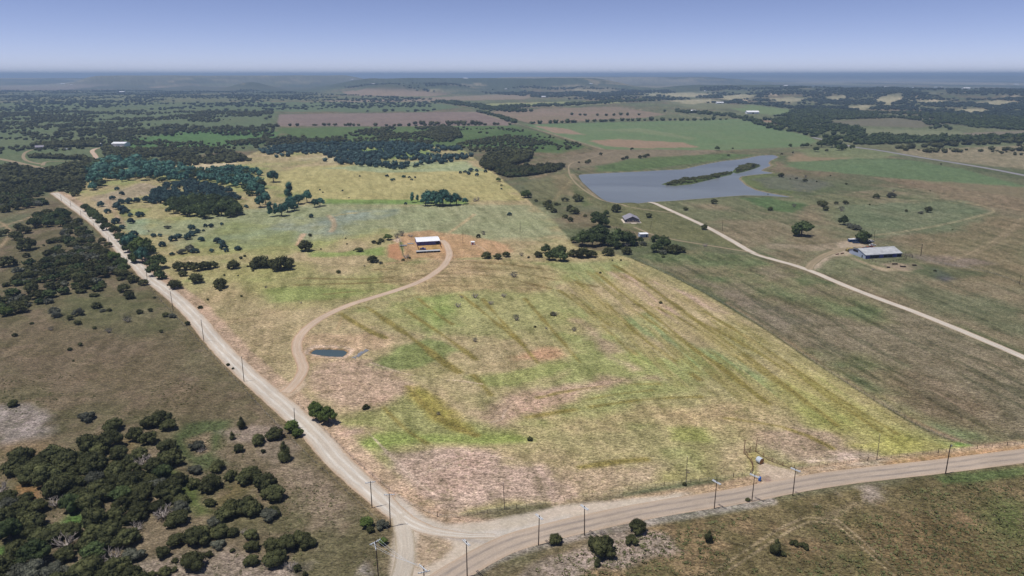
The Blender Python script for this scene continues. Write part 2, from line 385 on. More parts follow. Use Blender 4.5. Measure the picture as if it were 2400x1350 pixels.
def paint_land(x, y):
    n = len(x); rr = np.hypot(x, y)
    A = lambda c: alb(c)
    f1 = fbm(x, y, 130, 1, 5); f2 = fbm(x, y, 38, 2, 4); f3 = fbm(x, y, 700, 3, 4); f4 = fbm(x, y, 9, 4, 3)
    wx = (fbm(x, y, 16, 21, 4)-0.5); wy = (fbm(x, y, 60, 22, 4)-0.5)
    col = np.zeros((n, 3)); cl = np.full(n, 0.85)
    def mix(mask, c, op=1.0):
        m = (mask*op)[:, None]; col[:] = col*(1-m)+np.asarray(c)*m
    # everywhere: olive pasture with brown drifts
    col[:] = A((104,106,78)); mix(sstep(0.40, 0.62, f1), A((124,110,86))); mix(sstep(0.5, 0.75, f2), A((88,98,64)), 0.6)
    mix(sstep(0.45, 0.62, f3)*sstep(900, 1500, rr), A((112,116,84)), .8)
    def region(P, soft=3.0, warp=0.0, px=True):
        Q = GP(P) if px else np.asarray(P)
        mg = soft+warp*2+5
        b = (x > Q[:,0].min()-mg) & (x < Q[:,0].max()+mg) & (y > Q[:,1].min()-mg) & (y < Q[:,1].max()+mg)
        m = np.zeros(n)
        if b.any():
            sd = sdist(x[b], y[b], Q)+warp*(wx[b]*1.4+wy[b]*0.8)*2
            m[b] = sstep(soft, -soft, sd)
        return m
    def fill(P, c, op=1.0, soft=3.0, warp=4.0, clump=None, tex=None):
        m = region(P, soft, warp)
        if tex is not None: m = m*sstep(tex[0], tex[1], f2*0.5+f4*0.5 if len(tex) < 3 else f1*.4+f2*.6)
        mix(m, A(c), op)
        if clump is not None: cl[:] = cl*(1-m*op)+clump*m*op
    def line(P, w, c, op=0.8, soft=1.0, warp=0.6, fade=True, tex=None, off=0):
        Q, _ = smooth_line(GP(P), 8.0)
        if off:
            t_ = np.gradient(Q, axis=0); t_ /= np.hypot(t_[:,0], t_[:,1])[:,None]; Q = Q+np.stack([-t_[:,1], t_[:,0]], -1)*off
        mg = w+soft+warp*2+2
        b = (x > Q[:,0].min()-mg) & (x < Q[:,0].max()+mg) & (y > Q[:,1].min()-mg) & (y < Q[:,1].max()+mg)
        if not b.any(): return
        d = seg_dist(x[b], y[b], Q)+warp*(wx[b])*2
        m = sstep(w/2+soft, w/2-soft, d)
        if tex: m = m*sstep(tex[0], tex[1], f2[b]*.6+f4[b]*.4)
        mm = np.zeros(n); mm[b] = m; mix(mm, A(c), op)
    # ---- lower left: brown field outside the fence
    LEFT = [(-700,1900),(-700,640),(0,560),(120,470),(150,480),(265,580),(330,655),(420,745),(520,850),(640,970),(760,1100),(905,1235),(930,1350),(940,1900)]
    fill(LEFT, (106,98,72), 1, 4, 4); fill(LEFT, (124,108,88), .75, 4, 4, tex=(.46,.60)); fill(LEFT, (88,92,62), .7, 4, 4, tex=(.44,.30,1))
    fill([(0,760),(180,740),(420,800),(560,920),(620,1000),(400,1000),(120,900),(0,920)], (114,98,78), .55, 12, 8)
    fill([(160,700),(320,690),(400,770),(300,790),(120,740)], (92,96,62), .5, 10, 8)
    fill([(-20,955),(60,950),(110,975),(120,1010),(60,1035),(-20,1060)], (150,138,130), .9, 4, 5, 1.0)
    fill([(-30,1040),(70,1030),(180,1060),(230,1040),(220,1010),(330,1030),(300,1060),(190,1075),(175,1140),(60,1150)], (136,112,82), .55, 4, 4)
    fill([(430,990),(540,985),(520,1060),(560,1090),(470,1110),(400,1060)], (80,92,56), .8, 3, 3, 1.0)
    fill([(440,1030),(490,1015),(505,1060),(460,1070)], (140,118,98), .7, 2, 2)
    fill([(520,1010),(600,995),(660,1000),(640,1020),(580,1040),(520,1045)], (142,126,112), .8, 2.5, 3)
    fill([(600,1060),(640,1030),(700,1045),(690,1075),(640,1095)], (138,122,106), .7, 2.5, 3)
    fill([(630,1100),(700,1080),(760,1110),(840,1180),(800,1250),(740,1230),(690,1190),(660,1140)], (146,128,110), .7, 5, 5, 1.0)
    fill([(690,1130),(710,1125),(700,1180),(684,1200)], (166,148,124), .5, 2, 2)
    fill([(560,1120),(610,1100),(600,1140),(520,1200),(480,1180)], (104,92,58), .6, 3, 3)
    fill([(120,1240),(170,1200),(215,1200),(230,1225),(190,1240),(140,1270)], (88,116,58), .9, 2, 2)
    fill([(-20,1290),(50,1262),(64,1275),(30,1300),(-20,1312)], (86,116,56), .9, 1.5, 2)
    fill([(40,1140),(75,1135),(100,1160),(90,1180),(60,1165)], (140,108,72), .8, 1.5, 2)
    fill([(300,1335),(400,1305),(520,1290),(590,1300),(680,1330),(700,1400),(300,1420)], (150,134,120), .85, 2.5, 3, 1.0)
    fill([(690,1300),(760,1290),(860,1300),(900,1340),(880,1420),(700,1420)], (142,134,126), .75, 2.5, 4, 1.0, tex=(.45,.6))
    fill([(700,1230),(760,1225),(730,1260),(760,1290),(720,1290)], (160,140,122), .7, 2, 3)
    fill([(-20,1300),(20,1305),(20,1340),(-20,1345)], (150,142,140), .9, 1.5, 1.5)
    fill([(340,1110),(400,1095),(470,1140),(500,1200),(460,1210)], (84,98,50), .8, 2, 3)
    # ---- lower right, outside
    RB = [(1150,1420),(1160,1360),(1250,1310),(1400,1265),(1560,1225),(1750,1190),(1880,1165),(2070,1135),(2230,1115),(2420,1085),(3100,1010),(3100,1900),(1000,1900)]
    fill(RB, (112,100,70), 1, 2, 2, 1.0); fill(RB, (134,112,84), .75, 3, 3, tex=(.50,.60)); fill(RB, (92,94,56), .7, 3, 3, tex=(.42,.28,1))
    fill([(1230,1320),(1330,1290),(1420,1255),(1560,1250),(1600,1290),(1500,1310),(1400,1340),(1200,1420),(1160,1380)], (166,148,136), .9, 2, 3, .9, tex=(.44,.54))
    fill([(1890,1160),(2000,1140),(2080,1135),(2060,1170),(1980,1200),(1880,1190)], (166,150,136), .85, 3, 4, .8, tex=(.42,.54))
    fill([(1990,1250),(2150,1200),(2300,1230),(2380,1350),(2280,1420),(2080,1380)], (122,98,72), .5, 8, 8)
    fill([(2200,1120),(2420,1090),(2420,1110),(2300,1130),(2210,1132)], (86,106,62), .7, 1.5, 2)
    fill([(2300,1200),(2420,1150),(2420,1300),(2330,1260)], (80,100,50), .6, 5, 6)
    # ---- the fenced property
    PROP = [(145,455),(215,415),(240,380),(560,372),(640,340),(900,335),(1085,350),(1140,395),(1215,450),(1300,520),(1345,575),(1480,605),(1560,640),(1640,680),(1700,715),(1800,775),(1900,845),(2090,965),(2180,1015),(2260,1042),(2290,1050),(2200,1062),(2050,1078),(1861,1098),(1700,1122),(1615,1132),(1407,1159),(1200,1190),(1035,1214),(1000,1208),(900,1125),(820,1060),(700,945),(640,880),(520,760),(400,655),(330,590),(265,535),(200,480)]
    fill(PROP, (164,152,108), 1, 1.5, 1, .9); fill(PROP, (178,156,122), .7, 2, 2, tex=(.44,.60,1)); fill(PROP, (150,154,96), .75, 2, 2, tex=(.44,.34,1))
    fill([(980,690),(1080,650),(1250,640),(1320,700),(1330,760),(1180,800),(1000,800),(930,760)], (156,158,100), .6, 10, 10)
    fill([(1140,620),(1480,610),(1440,660),(1200,665)], (142,154,96), .6, 8, 6)
    # meadow upper part of the property: pale yellow hay ground, blue green patches
    fill([(610,420),(700,392),(900,380),(1090,385),(1150,400),(1230,470),(1000,470),(760,475),(650,440)], (176,164,112), .95, 6, 6, .8)
    fill([(760,395),(900,380),(1090,378),(1130,400),(900,405)], (152,164,128), .7, 6, 6)
    fill([(760,466),(950,468),(1100,470),(1100,480),(760,479)], (110,136,70), .85, 3, 3)
    fill([(560,490),(760,480),(1150,478),(1250,480),(1340,560),(1100,560),(900,540),(700,575),(540,590),(420,570),(330,510),(400,520)], (150,152,116), .85, 12, 12, .9)
    fill([(560,500),(700,490),(760,510),(700,570),(590,575),(500,560)], (140,148,136), .7, 8, 8, tex=(.40,.55,1))
    fill([(800,490),(940,490),(900,540),(780,560),(750,530)], (138,148,138), .65, 8, 8, tex=(.40,.55,1))
    fill([(270,520),(350,510),(340,550),(300,540)], (140,158,132), .6, 4, 4)
    fill([(210,465),(330,430),(400,440),(380,450),(280,470),(250,500)], (168,150,126), .85, 4, 4)
    fill([(540,515),(700,545),(690,600),(560,600),(420,600)], (140,146,84), .5, 8, 8)
    fill([(700,585),(780,590),(900,580),(905,600),(720,605)], (124,148,74), .7, 4, 5)
    fill([(640,590),(780,640),(950,640),(930,680),(700,720),(560,700),(500,640)], (150,146,92), .6, 12, 10)
    fill([(620,680),(760,670),(880,680),(760,700),(640,705)], (128,142,78), .6, 4, 5)
    fill([(440,690),(560,660),(640,740),(660,860),(560,800),(480,740)], (166,144,112), .55, 8, 6)
    # red soil round the barn
    fill([(908,600),(915,562),(950,548),(1010,540),(1075,548),(1130,560),(1190,575),(1215,592),(1160,598),(1080,606),(1000,606),(940,612)], (188,148,112), .8, 3.5, 5, .8)
    fill([(909,603),(911,574),(934,570),(944,600),(940,610)], (190,140,104), .85, 1.0, .6, .4)
    fill([(934,568),(944,566),(948,588),(944,600)], (110,132,80), .85, 1, .8)
    fill([(918,562),(938,556),(944,566),(930,570)], (202,176,156), .8, 1, 1)
    fill([(978,574),(1034,570),(1036,586),(978,590)], (186,148,92), .8, 1, .8)
    fill([(1025,553),(1046,562),(1052,600),(1030,590)], (200,156,114), .6, 2, 2)
    # bare ground patches
    P1 = (186,160,142)
    fill([(905,1062),(975,1052),(1080,1052),(1180,1066),(1240,1085),(1290,1110),(1330,1150),(1240,1182),(1130,1200),(1035,1210),(960,1140)], P1, .95, 3, 5, 1.0)
    fill([(960,1090),(1100,1075),(1180,1110),(1100,1150),(1010,1150)], (176,148,130), .5, 6, 6, 1.0)
    fill([(1130,965),(1190,925),(1300,900),(1400,872),(1540,878),(1560,890),(1440,920),(1330,945),(1280,968),(1160,1005)], (184,154,132), .9, 5, 6, 1.0)
    fill([(730,880),(760,850),(860,850),(985,892),(955,930),(880,962),(790,940),(745,930)], (180,152,130), .85, 5, 6, 1.0)
    fill([(705,790),(860,780),(930,790),(900,820),(720,850),(700,830)], (186,156,126), .75, 4, 4, .9)
    fill([(800,1005),(860,998),(860,1018),(805,1020)], (180,152,134), .8, 2, 3)
    fill([(1200,835),(1270,812),(1325,815),(1330,830),(1270,845),(1205,848)], (194,148,118), .75, 4, 5)
    fill([(1350,750),(1380,760),(1440,800),(1520,870),(1480,880),(1400,820)], (182,154,132), .75, 4, 5)
    fill([(1440,640),(1470,645),(1545,700),(1600,740),(1570,745),(1490,690)], (188,158,138), .8, 4, 5)
    fill([(1530,660),(1640,690),(1720,735),(1700,745),(1600,700)], (188,160,140), .8, 3, 3)
    fill([(1780,1010),(1900,1000),(2030,1030),(2050,1070),(1960,1088),(1870,1090),(1830,1070)], (170,146,126), .8, 5, 6, 1.0)
    fill([(1880,1075),(1980,1062),(2050,1062),(2050,1076),(1960,1086),(1890,1092)], (206,182,166), .75, 2, 3)
    fill([(1300,980),(1520,940),(1700,950),(1760,1000),(1500,1010),(1330,1010)], (178,150,116), .6, 8, 8, 1.0)
    fill([(1330,1110),(1560,1085),(1620,1100),(1560,1130),(1400,1155),(1340,1150)], (182,156,132), .7, 5, 5, 1.0)
    fill([(1700,1050),(1745,1040),(1740,1100),(1690,1112)], (178,156,124), .6, 3, 3)
    # greens
    G1 = (130,140,84)
    fill([(895,850),(930,810),(1000,780),(1060,800),(1080,820),(1020,845),(940,865)], G1, .85, 4, 6)
    fill([(1000,700),(1060,690),(1060,760),(1000,790),(980,750)], (132,150,80), .6, 8, 8)
    fill([(1090,885),(1180,872),(1260,850),(1350,848),(1335,868),(1260,895),(1140,912)], (150,156,92), .75, 4, 5)
    fill([(1430,830),(1500,820),(1545,850),(1520,865),(1450,850)], (154,160,92), .7, 4, 4)
    fill([(820,1040),(880,1012),(960,1012),(1060,1018),(1200,1018),(1245,1030),(1130,1040),(1010,1040),(900,1052),(830,1056)], (136,148,78), .85, 3, 3, .9)
    fill([(800,990),(860,965),(930,940),(985,900),(1010,930),(1050,985),(1200,1010),(1100,1030),(900,1020)], (136,142,82), .65, 4, 5)
    fill([(950,905),(990,900),(1050,960),(1100,1010),(1040,1000),(980,950)], (156,138,60), .6, 3, 4)
    fill([(1455,745),(1520,730),(1570,765),(1660,820),(1790,880),(1810,920),(1700,880),(1560,815),(1480,780)], (126,144,92), .7, 5, 5)
    fill([(1870,850),(1990,925),(2100,990),(2200,1035),(2285,1046),(2200,1058),(2080,1066),(1990,1020),(1890,980),(1800,900)], (166,160,96), .8, 5, 5, .9)
    fill([(2060,1010),(2200,1030),(2230,1050),(2100,1064),(2010,1045)], (180,172,98), .75, 5, 5)
    fill([(2215,1035),(2250,1030),(2290,1046),(2240,1050)], (108,150,66), .9, 1.5, 2)
    fill([(1560,1000),(1650,1005),(1660,1030),(1580,1030)], (160,160,94), .8, 3, 4)
    fill([(1880,960),(2000,975),(2010,1000),(1900,1000)], (158,158,92), .7, 4, 5)
    fill([(1550,1100),(1600,1095),(1605,1130),(1540,1132)], (160,154,92), .6, 3, 3)
    # faded strips along the terraces of the hay field
    T = (136,122,68)
    for L, w in [([(1440,622),(1500,655),(1600,728),(1700,803),(1800,868),(1890,945)],6),([(1400,640),(1450,680),(1540,745),(1640,830),(1740,895),(1800,945)],6),
        ([(1350,660),(1400,700),(1440,730),(1500,790),(1560,830),(1640,890)],6),([(1310,680),(1370,720),(1450,800),(1490,830)],5),
        ([(1540,720),(1620,760),(1720,830),(1800,880),(1880,930),(1960,995)],5),([(1600,735),(1660,765),(1740,805),(1850,870),(1960,940),(2060,1010)],6),
        ([(1650,730),(1750,790),(1830,840),(1900,890),(2000,955),(2100,1015)],5),([(1495,735),(1600,800),(1700,870),(1790,935)],5),([(1340,690),(1390,730),(1430,765)],5),
        ([(1260,932),(1340,914),(1450,900),(1545,900)],4),([(1380,936),(1450,922),(1530,915)],3.5),([(1235,978),(1330,962),(1420,948),(1520,934),(1640,930)],5),
        ([(1360,1095),(1440,1082),(1515,1077)],4),([(800,735),(860,775),(905,792)],6),([(930,712),(1000,760),(1060,800),(1115,842)],6),([(860,720),(920,760),(990,810),(1040,850),(1075,872)],7),
        ([(980,700),(1030,740),(1060,760)],5),([(1110,880),(1150,925)],5),([(955,905),(1000,960),(1060,1000),(1115,1020)],5),([(900,955),(940,1000),(1000,1040)],4),
        ([(1130,700),(1200,780),(1260,850)],4),([(1230,700),(1300,780),(1360,850)],4),([(1700,980),(1850,1000),(1950,1050)],4),
        ([(1080,690),(1180,770),(1230,810)],4)]:
        line(L, w*.5, T, .9, 1.2, 1.4, tex=(.26,.42))
    fill([(880,612),(1050,608),(1200,612),(1330,640),(1250,680),(1100,680),(1000,690),(900,665),(860,640)], (176,148,114), .6, 6, 8, 1.0)
    for L in [[(700,652),(860,655),(1000,645)],[(690,668),(860,664),(980,656)],[(880,632),(1000,630)],[(760,690),(900,676)],[(1080,628),(1180,632),(1300,655),(1400,672)],[(1080,640),(1180,650),(1290,676)],[(1090,612),(1200,620),(1330,640)],[(940,700),(980,690)]]:
        line(L, 2.0, (118,100,62), .75, 1.0, 2.0)
    for k in range(7): yk = 616+k*9; line([(880+k*6,yk+6),(960,yk+2),(1040,yk-2),(1130,yk+1),(1200+k*10,yk+8)], 1.5, (120,102,68), .6, .9, 3.0, tex=(.3,.5))
    line([(905,618),(1000,606),(1110,612),(1180,608)], 2.4, (196,160,128), .7, 1, 1)
    for L in [[(870,850),(940,875),(1010,888),(1080,892),(1130,900)],[(1020,1100),(1120,1060),(1200,1075)],[(960,1120),(1080,1080),(1180,1130)],[(1185,960),(1170,1000),(1150,990)],[(860,1010),(950,1110),(1020,1160)],[(880,1030),(980,1130)]]:
        line(L, 0.7, (206,180,160), .6, .4, .6)
    # property fence line with its strip of bare soil and weeds
    FR = [(1480,605),(1560,640),(1640,680),(1700,715),(1800,775),(1900,845),(2090,965),(2180,1015),(2250,1042)]
    line([(a+6, b-6) for a, b in FR[3:]], 3.0, (150,124,96), .7, 1.2, 1.2)
    line(FR, 1.1, (74,78,46), .85, .6, .5)
    # ---- between fence and right gravel road
    RM = [(1490,600),(1620,585),(1760,600),(1900,640),(2080,712),(2240,772),(2420,850),(3000,1080),(3000,1100),(2400,1040),(2260,1040),(2090,958),(1900,838),(1700,708),(1560,634)]
    fill(RM, (122,116,86), .95, 3, 3, 1.0); fill(RM, (132,118,98), .7, 4, 4, tex=(.44,.56,1)); fill(RM, (104,116,78), .7, 4, 4, tex=(.48,.36,1))
    fill([(1640,660),(1760,690),(1900,760),(1860,790),(1740,740)], (128,114,100), .5, 8, 8)
    fill([(1960,860),(2120,870),(2300,960),(2330,1030),(2200,990)], (132,110,88), .5, 8, 8)
    RMm = region(RM, 3, 3)
    # ---- right of the gravel road: pastures and old farm
    RR_ = [(1530,475),(1700,465),(1860,465),(2100,440),(2420,450),(3000,520),(3000,1050),(2420,830),(2100,705),(1880,625),(1750,580),(1620,515)]
    fill(RR_, (126,120,92), .95, 4, 4, .9); fill(RR_, (138,122,98), .7, 5, 5, tex=(.46,.58,1)); fill(RR_, (114,116,84), .65, 5, 5, tex=(.48,.38,1))
    fill([(2110,560),(2300,500),(2420,520),(2420,680),(2250,650),(2160,600)], (130,114,86), .6, 10, 8)
    fill([(2150,660),(2420,720),(2420,800),(2250,745),(2080,690)], (98,106,76), .6, 8, 8)
    RMm = np.maximum(RMm, region([(1900,640),(2420,640),(3000,700),(3000,1050),(2420,830),(2100,705)], 20, 10)); RMm = np.maximum(RMm, .7*region(RR_, 10, 5))
    fill([(1740,465),(1800,462),(1900,480),(1860,500),(1800,490)], (84,110,66), .8, 5, 5)
    fill([(1960,480),(2250,470),(2320,490),(2250,540),(2040,555),(1960,520)], (108,118,88), .7, 8, 8)
    # farm yard
    fill([(1890,634),(1905,612),(1950,590),(1975,566),(2000,560),(2040,582),(2010,592),(1985,600),(1950,604),(1925,622),(1912,632)], (182,162,140), .95, 2.5, 3, .5)
    fill([(1800,571),(1880,574),(1940,572),(1960,580),(1930,588),(1880,590),(1860,582),(1800,582)], (166,148,126), .6, 2.5, 3, .6)
    fill([(1960,590),(1990,600),(2040,620),(2075,630),(2140,618),(2160,628),(2120,634),(2070,634),(2010,612)], (182,160,132), .8, 2, 2, .5)
    fill([(2065,620),(2095,615),(2150,622),(2160,630),(2120,632),(2090,626)], (160,140,120), .8, 2, 2)
    fill([(2110,595),(2180,600),(2280,605),(2330,618),(2240,625),(2170,612)], (134,118,106), .7, 5, 4)
    fill([(2190,630),(2220,640),(2240,655),(2215,660),(2190,650)], (104,98,100), .85, 3, 3)
    fill([(2130,620),(2200,625),(2300,640),(2290,650),(2180,650)], (78,92,60), .6, 5, 4)
    # ---- round the lake
    fill([(1230,430),(1330,395),(1370,450),(1420,480),(1530,478),(1600,500),(1480,500),(1350,480),(1250,470)], (120,116,84), .8, 5, 5)
    fill([(1290,410),(1335,405),(1400,470),(1360,470),(1310,450)], (136,120,92), .6, 5, 5)
    fill([(1345,430),(1365,455),(1385,480),(1370,482),(1340,445)], (76,92,52), .6, 4, 4)
    fill([(1420,480),(1540,475),(1640,530),(1740,585),(1600,560),(1480,540),(1400,520)], (112,110,76), .9, 5, 5)
    fill([(1250,385),(1450,345),(1700,350),(1640,365),(1420,385),(1330,395)], (134,120,98), .9, 6, 6, .6)
    fill([(1400,390),(1480,372),(1600,365),(1700,360),(1770,362),(1640,382),(1500,398),(1400,402)], (94,112,68), .85, 5, 5)
    fill([(1735,412),(1800,400),(1850,420),(1860,455),(1780,444),(1742,430)], (100,108,66), .9, 4, 4)
    fill([(1770,420),(1850,410),(1950,430),(1900,450),(1800,440)], (110,108,98), .6, 8, 6)
    for Q, w in ((LAKE, 5.0),):
        d = seg_dist(x, y, Q, True); mix(sstep(4.5, 1.0, d+1.5*wx), A((150,134,108)), .8); mix(sstep(-1, 1, 9-d)*sstep(2, 5, d)*0.5, A((96,106,66)))
    for Q in (ISLE1, ISLE2):
        b = (np.abs(x-Q[:,0].mean()) < 300) & (np.abs(y-Q[:,1].mean()) < 300); m = np.zeros(n); m[b] = sstep(6, 0, sdist(x[b], y[b], Q)); mix(m, A((84,96,56)))
    # right upper fields
    fill([(1850,375),(1920,368),(2120,372),(2250,395),(2420,440),(2420,470),(2250,440),(2080,415),(1900,400),(1840,390)], (104,122,84), .9, 6, 6, .5)
    fill([(1845,368),(1870,360),(1985,366),(2000,372),(1900,378),(1850,378)], (150,130,102), .9, 5, 4, .4)
    fill([(2040,415),(2420,440),(2420,500),(2300,480),(2150,440)], (136,118,94), .8, 8, 8)
    fill([(1860,350),(2000,345),(2110,362),(2060,372),(1900,368)], (122,128,90), .8, 6, 6)
    fill([(2100,352),(2420,340),(2420,400),(2250,380),(2120,362)], (150,136,110), .8, 6, 6)
    # ---- upper fields
    def field(P, c, c2=None, clump=.35):
        fill(P, c, 1, 4, 2, clump)
        if c2 is not None: fill(P, c2, .6, 4, 2, tex=(.42,.6,1))
    fill([(-900,420),(-900,240),(650,240),(650,340),(0,420)], (102,114,80), .85, 20, 20, .5)
    fill([(270,330),(500,300),(660,310),(640,335),(500,345),(260,350)], (90,120,70), .85, 15, 15)
    fill([(640,300),(1060,295),(1200,292),(1380,345),(1300,360),(1100,345),(700,340)], (92,112,66), .9, 12, 12, .5)
    fill([(1080,330),(1200,300),(1380,348),(1250,356),(1100,350)], (76,98,54), .5, 10, 8, .5)
    field([(648,295),(655,268),(820,265),(1120,262),(1205,290),(1190,294),(900,296)], (140,122,112), (130,112,104))
    field([(1145,262),(1260,255),(1445,250),(1560,268),(1510,276),(1400,281),(1250,291)], (146,126,108), (132,120,96))
    field([(1230,292),(1500,285),(1740,279),(1890,318),(1915,332),(1860,345),(1700,352),(1500,350),(1420,350),(1320,322)], (110,128,88), (118,130,92))
    field([(1250,294),(1330,302),(1370,316),(1300,312)], (156,134,112)); field([(1380,330),(1450,326),(1600,334),(1640,345),(1500,348),(1420,342)], (156,132,108))
    fill([(1390,305),(1500,300),(1640,325),(1620,328),(1500,310)], (136,140,104), .6, 6, 6)
    field([(1088,248),(1160,242),(1440,236),(1470,240),(1340,248),(1120,252)], (152,154,106))
    field([(760,236),(940,232),(1160,222),(1260,224),(1230,232),(1000,238),(800,240)], (146,130,110))
    field([(560,238),(760,240),(1000,240),(1080,250),(1000,262),(650,262)], (104,116,84))
    field([(800,214),(960,210),(1060,218),(1000,226),(820,224)], (152,132,112)); field([(270,205),(440,196),(740,202),(740,206),(560,212),(280,210)], (160,142,122))
    field([(0,184),(120,182),(400,183),(400,187),(0,190)], (144,136,124)); field([(0,200),(300,202),(400,208),(150,212),(0,212)], (132,122,112))
    field([(1700,250),(1760,246),(1900,262),(1820,270),(1740,262)], (120,134,90)); field([(1780,280),(1830,285),(1840,297),(1790,285)], (156,132,110))
    field([(1560,240),(1700,242),(1760,252),(1640,256)], (124,124,92)); field([(1500,216),(1660,214),(1760,222),(1640,228),(1510,224)], (140,140,112))
    field([(1935,284),(2100,278),(2260,284),(2150,300),(1960,292)], (118,112,92)); field([(2020,300),(2180,306),(2300,312),(2150,322),(2030,316)], (128,130,98)); field([(2250,312),(2420,305),(2420,318),(2300,322)], (132,122,104))
    field([(2280,272),(2420,266),(2420,274),(2300,280)], (146,142,108)); field([(2130,274),(2200,273),(2200,280),(2140,279)], (170,160,136))
    field([(2040,232),(2100,220),(2115,216),(2112,230),(2085,240)], (158,148,120)); 
    for P in CLEARINGS: fill(P, (176,166,134), .9, 15, 20, .6)
    for P in [[(1800,222),(1812,214),(1822,224)],[(1912,218),(1950,214),(1935,222)],[(2110,232),(2160,236),(2170,228),(2150,220)],[(2170,230),(2210,234),(2180,236)],[(2350,226),(2385,222),(2390,234)],[(2330,260),(2352,255),(2345,261)],[(1730,232),(1760,234),(1740,240)]]:
        fill(P, (206,184,156), .9, 12, 10)
    # pale scars among the junipers of the creek bank
    fill([(395,395),(430,372),(470,380),(560,382),(550,392),(500,400),(430,400)], (206,188,152), .95, 3, 5, .5, tex=(.40,.5))
    fill([(700,372),(760,366),(820,368),(800,382),(720,380)], (190,176,138), .8, 3, 5, tex=(.42,.5))
    fill([(850,395),(980,390),(1080,378),(1100,384),(960,400)], (168,170,120), .6, 5, 5)
    fill([(248,378),(290,378),(285,386),(252,386)], (150,168,84), .9, 3, 3)
    fill([(820,352),(900,345),(1000,352),(1040,372),(900,372)], (126,150,84), .8, 8, 8)
    line([(480,430),(520,440),(545,455),(580,468)], 4, (188,160,128), .9, 1.5, 2)
    line([(250,470),(275,505),(290,530)], 5, (166,142,116), .8, 2, 2)
    # far land: bluish woods and pale fields alternate
    farm = sstep(3200, 5200, rr); fw = fbm(x, y*0.35, 900, 31, 5)
    mix(farm*sstep(.44, .56, fw), A((74,84,66)), .85); mix(farm*sstep(.64, .74, fbm(x, y*0.4, 1400, 37, 4)), A((150,138,112)), .8)
    zz_ = height(x, y); rd = sstep(16, 42, zz_)*sstep(2500, 3500, rr); mix(rd, A((76,84,66)), .85); mix(rd*sstep(.60, .70, fbm(x, y*.6, 240, 77, 4)), A((150,138,112)), .8)
    vf = rr > 7000; mix(sstep(7000, 11000, rr)*sstep(.46, .54, fbm(x, y, 5200, 81, 4)), A((96,100,82)), .7); mix(sstep(7000, 11000, rr)*sstep(.56, .62, fbm(x, y*.5, 3800, 82, 4)), A((160,150,128)), .8)
    # ---- tracks and verges
    tr = (172,152,126)
    R1c = R1_PX
    line([(p[0]+(8+ (p[1]-450)*0.028), p[1]) for p in R1c], 15, (190,160,136), .8, 1.6, 1.0)
    line([(p[0]-12-(p[1]-450)*0.05, p[1]+3) for p in R1c], 3.2, (112,100,70), .7, 1.2, 1.0)
    line([(a, b-(14+(a-1000)*.002)) for a, b in R2_PX[3:]], 10, (188,158,128), .85, 1.2, .8)
    line([(a, b-26) for a, b in R2_PX[6:]], 2.5, (198,184,166), .6, 1.0, 1.0, tex=(.4,.6))
    line([(a, b+24) for a, b in R2_PX[2:12]], 4, (168,156,148), .6, 1.2, 1.0)
    fill([(2065,1084),(2420,1040),(3000,960),(3000,985),(2420,1056),(2100,1092)], (180,142,104), .75, 1.5, 1, .8)
    # gravel junction
    J = [(905,1185),(925,1240),(915,1290),(905,1420),(1010,1420),(1075,1352),(1180,1298),(1300,1262),(1480,1215),(1600,1190),(1600,1156),(1400,1178),(1200,1206),(1120,1222),(1045,1228),(1000,1212),(930,1160)]
    fill(J, (208,191,172), 1, 1.2, 1.0, .2); fill(J, (196,180,164), .4, 1.2, 1.0, tex=(.45,.6))
    fill([(972,1250),(985,1243),(1066,1266),(1070,1285),(1040,1312),(1000,1332),(968,1335),(966,1290)], (172,146,118), .75, 1.2, 1.6, .9)
    line([(930,1180),(980,1225),(1060,1255),(1200,1250),(1330,1215)], 3.0, (208,196,184), .8, 1.2, .6)
    line([(925,1190),(965,1228),(1050,1262),(1150,1272)], 1.8, (176,164,156), .7, .8, .6)
    for Q in (POND,):
        b = (np.abs(x-Q[:,0].mean()) < 40) & (np.abs(y-Q[:,1].mean()) < 40); d = np.full(n, 99.0); d[b] = sdist(x[b], y[b], Q)
        mix(sstep(4.2, 1.5, d+1.6*wx), A((206,178,156)), .9); mix(sstep(1.2, .2, d), A((150,116,70)), .8)
    # gateway and its apron
    fill([(1768,1084),(1788,1082),(1835,1098),(1862,1104),(1870,1118),(1790,1132),(1785,1112)], (202,180,158), .9, 1.2, 1.2, .4)
    fill([(1752,1066),(1772,1062),(1800,1084),(1830,1094),(1780,1080),(1772,1100),(1764,1100)], (150,136,84), .75, 1, 1)
    fill([(1786,1122),(1800,1116),(1812,1130),(1798,1134)], (150,124,112), .8, 1, .8)
    # drive mouth
    fill([(655,912),(672,900),(692,900),(712,880),(716,900),(690,926),(676,934)], (204,178,152), .9, 1, 1, .4)
    # small two-rut tracks painted as worn soil
    for L in [[(1670,1352),(1760,1292),(1830,1245),(1890,1216),(1950,1214),(1990,1245),(2060,1310),(2110,1352),(2180,1420)]]:
        for s in (-1.0, 1.0): line([(1670,1352),(1760,1292),(1830,1245),(1880,1220),(1915,1212),(1945,1214),(1970,1228),(2000,1255),(2060,1310),(2110,1352),(2180,1420)], .6, (152,134,106), .8, .35, .25, off=s)
    line([(1930,1216),(1985,1190),(2010,1180)], 2, (140,124,98), .5, 1, 1)
    for s in (-2.2, 2.2): line([(1046+s,550),(1075+s,530),(1100+s,512),(1112+s,502)], 1.4, (196,170,132), .85, .7, .4)
    line([(1106,570),(1120,575),(1133,583),(1140,592)], 1.6, (202,168,138), .8, .6, .4)
    line([(770,505),(785,520),(782,535),(776,543)], 4, (186,158,126), .7, 1.5, 1.5); line([(788,505),(830,498),(870,496)], 3, (188,168,112), .8, 1.5, 1.5)
    line([(712,548),(704,560),(697,575)], 4, (196,160,130), .8, 1.2, 1)
